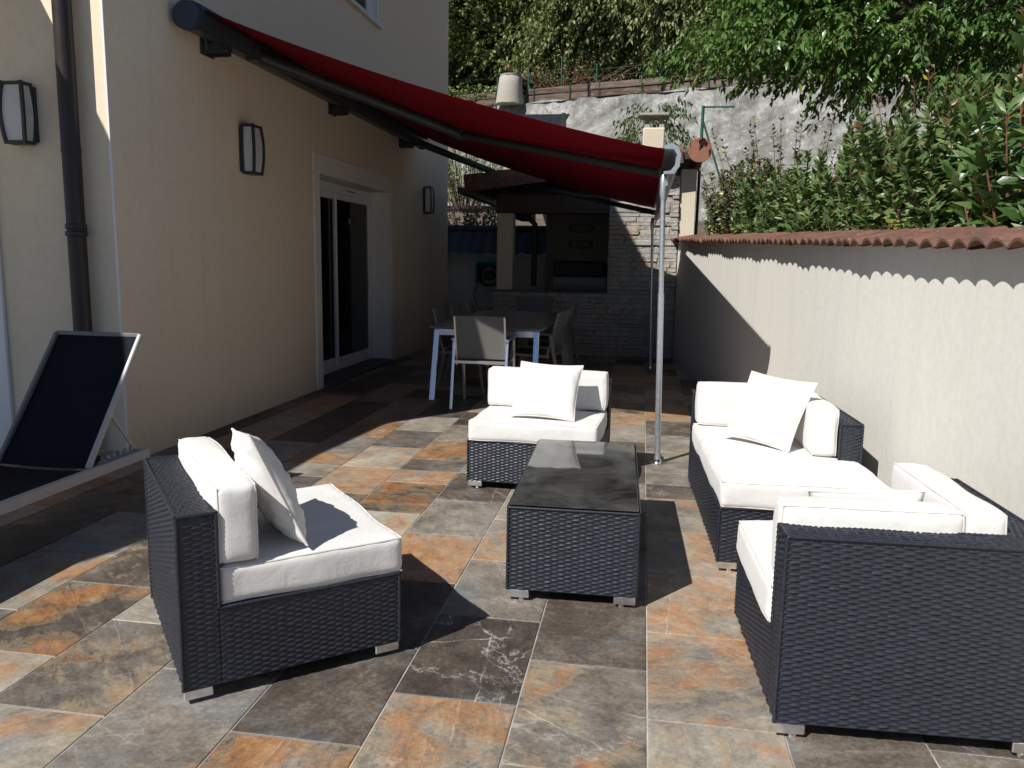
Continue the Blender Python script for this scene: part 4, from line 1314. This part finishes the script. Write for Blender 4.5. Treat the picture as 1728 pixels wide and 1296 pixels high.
w = MB(); w.tube([(-1.86, PY + .45, 2.12), (-1.70, PY + .5, 1.96), (-1.70, PY + .5, 1.55), (-1.70, PY + .5, 1.0)], .045, 12); build(w, "flue_pipe", M['black'], pv, True)
# chimney
w = MB(); w.box(-.10, .235, 12.85, 13.2, 2.6, 3.45, .02); build(w, "chimney", M['cream'], pv)
w = MB(); w.box(-.08, .0, 12.9, 13.15, 3.45, 3.62); w.box(.14, .215, 12.9, 13.15, 3.45, 3.62); w.box(-.155, .285, 12.8, 13.25, 3.62, 3.66, .008); build(w, "chimney_cap", M['concrete_cap'], pv)
# barbecue and oven inside
bq = thing("barbecue", "dark brick barbecue with grill hood inside the pavilion, left of the oven", "barbecue", (-1.1, 13.9, 0))
w = MB(); w.box(-1.62, -.60, 13.62, 14.40, 0, .86, .01); build(w, "brick_base", M['firebrick'], bq)
w = MB(); w.box(-1.55, -.66, 13.70, 14.40, 1.14, 1.40, .03); build(w, "hood", M['black'], bq)
w = MB(); w.box(-1.5, -.7, 13.58, 13.64, .98, 1.01, .006); w.box(-1.55, -.64, 14.0, 14.4, .865, 1.14)
for k in range(12): w.box(-1.5 + k * .066, -1.49 + k * .066, 13.66, 14.0, .90, .915)
build(w, "grill", M['alu_taupe'], bq)
ov = thing("pizza_oven", "arched masonry bread oven inside the pavilion, right of the barbecue", "oven", (-.05, 13.9, 0))
w = MB(); w.box(-.56, .44, 13.62, 14.40, 0, .92, .01); build(w, "base", M['firebrick'], ov)
w = MB()
def arch(r, x0): return [(x0 + r * math.cos(math.pi * k / 16), r * 1.0 * math.sin(math.pi * k / 16)) for k in range(17)]
pts = arch(.46, -.06) + list(reversed(arch(.26, -.06)))
w.prism(pts, lambda a, b, t: (a, t, .921 + b), 13.68, 14.38); build(w, "dome", M['firebrick'], ov, True)
w = MB(); w.prism(arch(.259, -.06), lambda a, b, t: (a, t, .921 + b), 14.2, 14.3); build(w, "back_plate", M['black'], ov)
for k, (z, lab) in enumerate(((1.98, "upper of two dark oval plaques on the pavilion back wall"), (1.70, "lower of two dark oval plaques on the pavilion back wall"))):
    t = thing("wall_plaque", lab, "plaque", (-1.12, 14.415, z), 0, "plaques on the pavilion back wall")
    w = MB(); ring = [(.22 * math.copysign(abs(math.cos(a)) ** .5, math.cos(a)), .075 * math.copysign(abs(math.sin(a)) ** .5, math.sin(a))) for a in [2 * math.pi * i / 28 for i in range(28)]]
    w.prism(ring, lambda a, b, t_: (a, t_, b), -.03, 0.0); build(w, "board", M['bark'], t, world=False)
    w = MB(); w.prism([(a * .8, b * .62) for a, b in ring], lambda a, b, t_: (a, t_, b), -.036, -.031); build(w, "inlay", M['firebrick'], t, world=False)

# ------------------------------------------------------------------ boundary wall, hose reel, back garden
bwl = thing("boundary_wall", "shaded garden boundary wall with dark blue tiled coping behind the pavilion pillar", "wall", (-2.8, 14.9, 0))
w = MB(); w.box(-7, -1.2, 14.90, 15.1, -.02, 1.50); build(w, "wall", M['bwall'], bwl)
def slope_tile():
    w = MB(); w.grid(lambda u, v: (.11 * (2 * u - 1) , -.02 + .50 * v, .018 * math.cos(math.pi * (2 * u - 1)) + .44 * v), 6, 2); 
    me = w.mesh("coping_tile"); smooth(me, 60); me.materials.append(M['blue_tile']); return me
cmx = slope_tile(); x = -5.0
while x < -1.3:
    o = link("coping_tile", cmx, bwl); o.location = Vector((x, 14.66, 1.52)) - Vector(bwl.location); x += .215
w = MB(); w.tube([(-7, 15.16, 1.985), (-1.2, 15.16, 1.985)], .07, 12); build(w, "ridge", M['blue_tile'], bwl, True)
hr = thing("hose_reel", "teal garden hose reel hanging on the shaded boundary wall", "hose reel", (-2.86, 14.7, 1.12))
w = MB(); w.box(-3.08, -2.66, 14.60, 14.895, 1.32, 1.42, .03); w.box(-3.10, -3.04, 14.62, 14.895, .98, 1.32, .02); build(w, "housing", M['teal'], hr)
w = MB()
for k in range(4):
    w.tube([(-2.84 + .19 * math.cos(a), 14.64 + k * .05, 1.12 + .19 * math.sin(a)) for a in [2 * math.pi * i / 28 for i in range(29)]], .022, 8, False)
w.tube([(-2.84, 14.63, 1.12), (-2.84, 14.89, 1.12)], .10, 16); build(w, "drum", M['black'], hr, True)
w = MB(); w.tube([(-3.06, 14.72, 1.0), (-3.13, 14.72, .75), (-3.06, 14.72, .50), (-2.9, 14.72, .44), (-2.72, 14.74, .55), (-2.68, 14.76, .80), (-2.68, 14.76, 1.0)], .014, 8); build(w, "hose", M['teal'], hr, True)

# raised beds and terrain
mb = MB(); mb.grid(lambda u, v: (gx(-1 + 17 * v) + .23 + 24 * u, -1 + 17 * v, 1.0 + .15 * math.sin(7 * u + 5 * v)), 20, 20); struct(mb, "garden_bed", M['soil'], True)
mb = MB(); mb.grid(lambda u, v: (-14 + 26 * u, 15.2 + 4.2 * v, 1.1 + 1.6 * v), 10, 6); struct(mb, "back_garden", M['soil'], True)
def ry(x): return 19.5 - .33 * (x - 1.35)
def snoise(a, b, s=0):
    return math.sin(a * 2.1 + s) * math.sin(b * 2.7 + 1.3 * s) + .5 * math.sin(a * 5.3 + 2 * b + s) + .35 * math.sin(b * 9.1 - a * 4 + s) + .2 * math.sin(a * 15 + s) * math.sin(b * 17)
rw = thing("retaining_wall", "weathered grey sprayed concrete retaining slope above the pavilion roof", "wall", (0, 19, 0))
w = MB(); w.grid(lambda u, v: ((-9 + 17 * u), ry(-9 + 17 * u) - 1.5 * (1 - v) + .05 * snoise(17 * u, 5 * v) + .02 * snoise(61 * u, 17 * v, 2) + .010 * snoise(140 * u, 41 * v, 4), 1.2 + 4.18 * v + (.03 * snoise(17 * u, 3) if v > .99 else 0)), 220, 80)
build(w, "slope_face", M['shotcrete'], rw, True)
w = MB(); w.grid(lambda u, v: ((-9 + 17 * u), ry(-9 + 17 * u) - .02 + .6 * v, 5.375 + .02 * math.sin(30 * u)), 60, 2); build(w, "top_edge", M['shotcrete'], rw, True)
mb = MB(); mb.grid(lambda u, v: (-40 + 80 * u, 20.4 - .33 * (max(-9, min(8, -40 + 80 * u)) - 1.35) + 45 * v, 5.36 + 24 * v ** 1.1 + .4 * snoise(9 * u, 9 * v)), 60, 30); struct(mb, "hillside", M['hill'], True)

# sleeper wall
slw = thing("sleeper_wall", "low wall of weathered railway sleepers on top of the concrete slope", "wall", (-1, 20.2, 5.4))
ang = math.atan2(-.33, 1)
def sleeper(xa, xb, z0, z1, dj):
    L = (xb - xa) / math.cos(ang); w = MB(); r = random.Random(int(xa * 100 + z0 * 1000))
    w.box(-L / 2 + .012, L / 2 - .012, -.11, .11, -(z1 - z0) / 2 + .006, (z1 - z0) / 2 - .006, .018)
    w.V = [(x, y + r.uniform(-.012, .012), z + r.uniform(-.012, .012)) for x, y, z in w.V]
    o = build(w, "sleeper", M['sleeper'], slw, world=False)
    xm = (xa + xb) / 2
    o.location = Vector((xm, ry(xm) + .22 + dj, (z0 + z1) / 2)) - Vector(slw.location); o.rotation_euler = (0, r.uniform(-.008, .008), ang)
for xa, xb in ((-3.18, -1.50), (-1.48, .28), (.32, 2.05), (2.08, 3.9), (-6.6, -5.2), (-5.18, -3.95)):
    sleeper(xa, xb, 5.39, 5.57, 0); sleeper(xa, xb, 5.57, 5.74, random.uniform(-.03, .03))
for x in (-2.95, -2.0, -1.49, -1.25, -.22, .30, .54, 1.3, -4.6):
    w = MB(); w.bar((x, ry(x) + .10, 5.30), (x, ry(x) + .10, 5.80), .035, .035); build(w, "steel_stake", M['black'], slw)
M['stub'] = plaster('stub_stone', (0.40, 0.365, 0.30), 0.3, 0.6, 40)
# stone stub
st = thing("stone_pillar_stub", "short tapered cream stone stub at the left end of the sleeper wall", "pillar", (-3.56, 20.95, 5.36))
w = MB(); rsx = random.Random(3)
w.tube([(0, 0, -.02), (0, 0, .2), (.01, 0, .45), (.02, 0, .62), (.02, 0, .66)], [.36, .345, .315, .29, .25], 16)
w.V = [(x + rsx.uniform(-.012, .012), y + rsx.uniform(-.012, .012), z + rsx.uniform(-.012, .012)) for x, y, z in w.V]
build(w, "shaft", M['stub'], st, True, world=False)
w = MB(); w.tube([(.02, 0, .655), (.02, 0, .70), (.02, 0, .72)], [.27, .28, .2], 16); build(w, "cap", M['concrete_cap'], st, True, world=False)
# shed roof
sd = thing("garden_shed", "dark slate roofed shed corner showing above the awning in front of the concrete slope", "shed", (-2.6, 17.6, 3.35))
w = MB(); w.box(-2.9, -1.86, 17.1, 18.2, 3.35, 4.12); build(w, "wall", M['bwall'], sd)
for k in range(8):
    w = MB(); x = -3.21 + k * .178; w.prism([(x, 0), (x + .172, 0), (x + .172, .02), (x, .02)], lambda a, b, t: (a + .09 * t, 16.95 + .75 * t, 4.10 + .40 * t + b), 0, 1); build(w, "roof_panel", M['shed_slate'], sd)
w = MB(); w.box(-1.80, -1.72, 17.0, 17.2, 3.4, 4.42); build(w, "side_board", M['black'], sd)
# wire fence posts
wf = thing("wire_fence", "green wire fence with thin posts running behind the sleeper wall", "fence", (-2, 21, 5.4))
fp = [(-4.0, 21.6, 6.15), (-3.15, 21.4, 6.32), (-2.25, 21.0, 6.50), (-1.35, 20.8, 6.25), (0.2, 20.3, 6.5), (1.6, 19.95, 6.5)]
for x, y_, zt in fp:
    w = MB(); w.tube([(x, y_, 5.3), (x, y_, zt)], .02, 8); build(w, "post", M['green_post'], wf, True)
for zz in (5.75, 5.95, 6.12):
    for (a, b) in zip(fp[:-1], fp[1:]):
        w = MB(); w.tube([(a[0], a[1], zz), (b[0], b[1], zz)], .004, 4); build(w, "wire", M['green_post'], wf)
w = MB(); w.tube([(-3.15, 21.4, 5.9), (-2.95, 21.3, 5.45)], .02, 8); build(w, "brace", M['green_post'], wf)
bp = thing("braced_fence_post", "green fence post with diagonal brace standing behind the pavilion ridge end", "fence post", (.82, 13.4, 1.0))
w = MB(); w.tube([(.80, 13.4, 1.0), (.82, 13.4, 3.86)], .025, 10); build(w, "post", M['green_post'], bp, True)
w = MB(); w.tube([(.83, 13.4, 3.62), (1.15, 13.35, 2.7)], .016, 8); build(w, "brace", M['green_post'], bp, True)
w = MB(); w.tube([(.82, 13.4, 3.84), (1.30, 13.4, 3.84)], .014, 8); build(w, "top_rail", M['green_post'], bp, True)
pb = thing("brick_pile", "small reddish brick block under the trees behind the sleeper wall", "bricks", (1.5, 21.3, 5.6))
for i in range(3):
    for j in range(6):
        w = MB(); w.box(-.36 + i * .25, -.13 + i * .25, -.1, .1, j * .105, j * .105 + .098, .006)
        o = build(w, "brick", M['terracotta'], pb, world=False)

# ------------------------------------------------------------------ vegetation
def leaf_mesh(name, P, D, U, L, Wd, mt, parent, fold=.22, droop=.12):
    n = len(P)
    D = D / np.linalg.norm(D, axis=1, keepdims=True)
    S = np.cross(D, U); S /= np.maximum(np.linalg.norm(S, axis=1, keepdims=True), 1e-6); Nn = np.cross(S, D)
    L = L[:, None]; Wd = Wd[:, None]
    b = P; t = P + D * L - Nn * L * droop
    mm = P + D * L * .48 + Nn * L * .03
    l_ = P + D * L * .42 + S * Wd * .5 + Nn * Wd * fold
    r_ = P + D * L * .42 - S * Wd * .5 + Nn * Wd * fold
    V = np.stack([b, l_, t, r_, mm], 1).reshape(-1, 3)
    k = np.arange(n) * 5
    F = np.concatenate([np.stack([k, k + 4, k + 1], 1), np.stack([k + 1, k + 4, k + 2], 1), np.stack([k + 2, k + 4, k + 3], 1), np.stack([k + 3, k + 4, k], 1)])
    return np_mesh(name, V, F, mt, parent, True)

def runit(n):
    v = rng.normal(size=(n, 3)); return v / np.linalg.norm(v, axis=1, keepdims=True)

def stems_shrub(name, label, cat, base, rx, ry_, h0, h1, nst, leafL, leafW, mt, group=None, spacing=.035, top_red=0.0, lean=.25, stem_mat='red_stem', up=.55, fold=.22, z_leaf=.12, sparse=0.0, dens=1):
    t = thing(name, label, cat, base, 0, group)
    st = MB(); P = []; D = []; isr = []
    bz = base[2]
    for k in range(nst):
        a = rng.uniform(0, 2 * math.pi); q = math.sqrt(rng.uniform())
        bx, by = q * rx * math.cos(a), q * ry_ * math.sin(a)
        H = rng.uniform(h0, h1) * (1 - .15 * q)
        tx, ty = bx * (1 + lean) + rng.normal(0, .05), by * (1 + lean * .6) + rng.normal(0, .05)
        pts = [Vector((base[0] + bx * .4 + (tx - bx * .4) * s, base[1] + by * .4 + (ty - by * .4) * s, bz + H * s + .03 * math.sin(5 * s + k))) for s in np.linspace(0, 1, 6)]
        st.tube([tuple(p) for p in pts], [.009, .008, .007, .006, .004, .002], 5, False)
        nl = int(H * (1 - z_leaf) / spacing); ph = rng.uniform(0, 6)
        for i in range(nl):
            if rng.uniform() < sparse: continue
            s = z_leaf + (1 - z_leaf) * i / max(1, nl - 1)
            f = s * 5; j = min(4, int(f)); p = pts[j].lerp(pts[j + 1], f - j)
            for m_ in range(dens if s < .85 else dens + 1):
                az = ph + 2.4 * i + 3.0 * m_ + rng.normal(0, .3)
                u_ = up + (.7 if s > .93 else 0) + rng.normal(0, .4)
                P.append(p); D.append((math.cos(az), math.sin(az), u_)); isr.append(s > .93 and rng.uniform() < top_red)
    build(st, "stems", M[stem_mat], t, True)
    P = np.array([tuple(p) for p in P]); D = np.array(D); isr = np.array(isr)
    U = np.tile(np.array([-.25, -.35, .8]), (len(P), 1)) + rng.normal(0, .45, (len(P), 3))
    L = leafL * rng.uniform(.6, 1.15, len(P)); W_ = leafW * rng.uniform(.75, 1.15, len(P)) * (L / leafL)
    leaf_mesh("foliage", P[~isr], D[~isr], U[~isr], L[~isr], W_[~isr], mt, t, fold)
    if isr.sum() > 3: leaf_mesh("young_leaves", P[isr], D[isr], U[isr], L[isr] * .8, W_[isr] * .8, M['leaf_red'], t, fold)
    return t

HG = "evergreen shrubs hedging the garden wall"
GZ = 1.02
specs = [(a, b, c, d, e + .05, f + .06 + (.10 if a < 5.5 else 0), g) for a, b, c, d, e, f, g in (  # y, off, rx, ry, h0, h1, n
    (9.0, .62, .40, .50, .75, 1.35, 60), (8.1, .66, .40, .48, .75, 1.40, 60), (7.3, .64, .40, .46, .75, 1.38, 60),
    (6.6, .66, .42, .44, .72, 1.40, 64), (5.95, .64, .42, .42, .72, 1.34, 64), (5.35, .66, .42, .40, .70, 1.32, 64), (4.75, .66, .42, .40, .70, 1.32, 64))]
names = ["next to the grey green shrub", "second after the grey green shrub", "third after the grey green shrub", "at the centre of the hedge", "just left of the yellow variegated shrub", "behind the yellow variegated shrub", "between the yellow shrub and the big leaved laurel"]
for k, (y_, off, rx, ry2, h0, h1, n_) in enumerate(specs):
    stems_shrub("photinia_shrub", "glossy green photinia bush, " + names[k], "shrub", (gx(y_) + off, y_, GZ), rx, ry2, h0, h1, n_, .086, .037, M['leaf_photinia'], HG, .025, .13, dens=5)
stems_shrub("elaeagnus_shrub", "grey green shrub with yellow flecked leaves by the cream end pillar", "shrub", (gx(10.4) + .62, 10.4, GZ), .42, .75, .95, 1.75, 170, .068, .036, M['leaf_elaeagnus'], HG, .028, 0, .35, 'bark', .2, dens=3)
stems_shrub("arching_shrub", "thin arching brown shoots with small leaves above the grey green shrub", "shrub", (gx(9.9) + .95, 9.9, GZ), .8, 1.3, 1.5, 2.35, 40, .06, .03, M['leaf_elaeagnus'], HG, .045, 0, .6, 'red_stem', .3, .22, .35, .2, dens=2)
stems_shrub("arching_shrub", "thin red brown shoots rising above the middle of the hedge", "shrub", (gx(6.9) + 1.2, 6.9, GZ), .5, 1.2, 1.4, 1.95, 46, .06, .028, M['leaf_elaeagnus'], HG, .045, .5, .6, 'red_stem', .5, .22, .45, .1)
stems_shrub("laurel_shrub", "big leaved bright green laurel shoots at the right picture edge", "shrub", (gx(4.1) + .55, 4.1, GZ), .30, .50, .8, 1.30, 40, .135, .05, M['leaf_laurel'], HG, .035, .25, .25, dens=2)
stems_shrub("laurel_shrub", "tall single laurel shoot reaching highest at the right picture edge", "shrub", (gx(4.35) + .62, 4.35, GZ), .12, .16, 1.40, 1.62, 5, .13, .046, M['leaf_laurel'], HG, .032, .35, .2)
stems_shrub("spindle_shrub", "small yellow variegated shrub peeping over the wall tiles", "shrub", (gx(5.15) + .36, 5.15, GZ), .10, .14, .50, .72, 16, .05, .026, M['leaf_yellow'], HG, .022, 0, .2, 'bark')
stems_shrub("spindle_shrub", "low tuft of yellow leaves near the laurel, just above the wall tiles", "shrub", (gx(4.5) + .36, 4.5, GZ), .10, .22, .42, .55, 12, .05, .026, M['leaf_yellow'], HG, .022, 0, .2, 'bark')

def tree(name, label, base, ctr, R, ntwig, nleaf, leafL, leafW, mt, droop=.5, group=None, twigL=.8, limb=8, bmat='bark', tr=.12, shell=.45, wild=0.0, boxy=2.0, shear=0.0):
    t = thing(name, label, "tree", base, 0, group)
    C = np.array(ctr, float); R = np.array(R, float)
    w = MB(); b = Vector(base); c = Vector(ctr)
    fork = b.lerp(c, .55)
    w.tube([tuple(b), tuple(b.lerp(fork, .5) + Vector((.05, 0, 0))), tuple(fork)], [tr, tr * .8, tr * .6], 10)
    ends = []
    for k in range(limb):
        d = runit(1)[0]; d[2] = abs(d[2]) * .8 - .15
        e = C + d * R * .75
        mid = fork.lerp(Vector(e), .5) + Vector((0, 0, .15 * R[2]))
        w.tube([tuple(fork), tuple(mid), tuple(e)], [tr * .45, tr * .3, tr * .1], 7)
        ends.append(e)
        for q in range(4):
            e2 = np.array(mid) * .5 + e * .5 + runit(1)[0] * R * .35
            w.tube([tuple(mid), tuple(e2)], [tr * .2, tr * .05], 5)
    build(w, "trunk", M[bmat], t, True)
    # twigs
    d = runit(ntwig)
    d = d / (np.abs(d) ** boxy).sum(1, keepdims=True) ** (1 / boxy)
    rad_ = rng.uniform(shell ** 3, 1, ntwig) ** (1 / 3)
    lump = 1 + .16 * np.sin(d[:, 0] * 6 + 1) * np.sin(d[:, 2] * 7) + .12 * np.sin(d[:, 1] * 9 + d[:, 0] * 5)
    S0 = C + d * R * (rad_ * lump)[:, None]
    S0[:, 1] += (S0[:, 2] - C[2]) * shear
    dirs = d * np.array([1, 1, .35]) + runit(ntwig) * .55
    dirs[:, 2] -= droop * .5
    dirs /= np.linalg.norm(dirs, axis=1, keepdims=True)
    tl = twigL * rng.uniform(.5, 1.15, ntwig)
    s = (np.arange(nleaf) + .5) / nleaf
    P = S0[:, None, :] + dirs[:, None, :] * (tl[:, None] * s[None, :])[..., None]
    P[..., 2] -= droop * .35 * (tl[:, None] * s[None, :] ** 2)
    side = np.cross(dirs, np.array([0, 0, 1.0])); side /= np.maximum(np.linalg.norm(side, axis=1, keepdims=True), 1e-6)
    sg = np.where(np.arange(nleaf) % 2 == 0, 1.0, -1.0)
    D = dirs[:, None, :] * .55 + side[:, None, :] * sg[None, :, None] * .75 + rng.normal(0, .25 + wild, P.shape)
    D[..., 2] -= droop
    P = P.reshape(-1, 3); D = D.reshape(-1, 3)
    P += rng.normal(0, leafL * .2, P.shape)
    U = np.tile(np.array([0, 0, 1.0]), (len(P), 1)) + rng.normal(0, .35, P.shape)
    L = leafL * rng.uniform(.6, 1.2, len(P)); W_ = leafW * rng.uniform(.7, 1.2, len(P))
    leaf_mesh("crown", P, D, U, L, W_, mt, t, .18, .15)
    # twig wood
    a = S0; e = S0 + dirs * tl[:, None]; e[:, 2] -= droop * .35 * tl
    o_ = side * .006; V = np.stack([a - o_, a + o_, e + o_ * .3, e - o_ * .3], 1).reshape(-1, 3); k = np.arange(ntwig) * 4
    np_mesh("twigs", V, np.stack([k, k + 1, k + 2, k + 3], 1), M['red_stem' if leafL > .09 and droop > .5 else 'bark'], t, False)
    return t
TG = "trees on the hillside"
tree("cherry_tree", "large cherry tree with hanging glossy green leaves filling the upper right", (4.2, 11.2, 1.0), (4.8, 11.0, 5.05), (3.8, 1.1, 1.5), 6000, 18, .12, .046, M['leaf_cherry'], .5, TG, .42, 10, tr=.14, shell=.70, boxy=4.0, shear=.7)
tree("leafy_tree", "yellow green leafy tree at upper left next to the house wall", (-4.6, 26, 6.5), (-4.7, 25.5, 9.2), (2.9, 1.6, 3.0), 3000, 16, .16, .10, M['leaf_far_a'], .35, TG, .9, 8, shell=.78, wild=.3, boxy=3.0)
tree("leafy_tree", "dark gapped leafy tree filling the space between house corner and willow like tree", (-1.9, 29, 8), (-2.0, 28.5, 9.4), (2.6, 1.6, 3.0), 1200, 16, .16, .10, M['leaf_far_a'], .35, TG, .9, 8, shell=.4, wild=.3)
tree("weeping_tree", "pale green tree with narrow drooping leaves above the sleeper wall", (.3, 24.0, 6.3), (.1, 23.6, 9.3), (3.4, 1.6, 2.6), 3400, 17, .18, .07, M['leaf_far_b'], .8, TG, 1.0, 9, shell=.8, boxy=3.0)
tree("leafy_tree", "dense green tree in shade behind the cherry tree", (5, 25, 7.0), (5.2, 24.5, 9.0), (3.2, 2.4, 3.4), 900, 16, .17, .10, M['leaf_far_a'], .4, TG, .9, 7, shell=.5)
tree("peach_sapling", "small peach tree with narrow leaves around the pavilion chimney", (-.1, 14.9, 1.2), (.08, 14.9, 3.75), (.50, .45, .55), 95, 16, .12, .034, M['leaf_peach'], .85, TG, .40, 5, tr=.03, shell=.3)
# shrubs between boundary wall and slope
stems_shrub("golden_bush", "round bush with golden leaf tips above the blue coping", "shrub", (-3.42, 15.6, 1.55), .42, .3, .55, .92, 60, .085, .05, M['leaf_elaeagnus'], None, .035, 0, .35, 'bark', .4)
stems_shrub("slender_shrub", "loose pale green weeds on the slope between house and pavilion roof", "shrub", (-4.3, 18.9, 2.6), 1.1, .4, .8, 2.0, 120, .13, .03, M['leaf_grass'], None, .05, 0, .2, 'bark', .9)
stems_shrub("slender_shrub", "thin young tree with sparse leaves just left of the pavilion roof corner", "shrub", (-3.0, 16.4, 1.6), .15, .15, 1.1, 1.5, 9, .09, .03, M['leaf_grass'], None, .05, 0, .4, 'bark', .6)
stems_shrub("climbing_ivy", "trailing green vine over the sleepers left of the stone stub", "vine", (-4.9, 20.95, 5.35), .8, .25, .25, .5, 70, .10, .08, M['leaf_far_a'], None, .05, 0, .3, 'bark', .1)
stems_shrub("dry_weeds", "dry brown weeds and twigs behind the wire fence", "weeds", (-2.2, 22.2, 5.9), 1.5, .5, .5, 1.1, 90, .10, .04, M['leaf_grass'], None, .06, 0, .5, 'red_stem', .4)
stems_shrub("climbing_ivy", "wilted orange vine hanging over the sleepers", "vine", (1.02, ry(1.02) + .05, 5.40), .10, .05, .2, .55, 14, .09, .05, M['leaf_red'], None, .04, 0, .2, 'bark', -.2)

print("tiles", ntile, "stones", nstone)
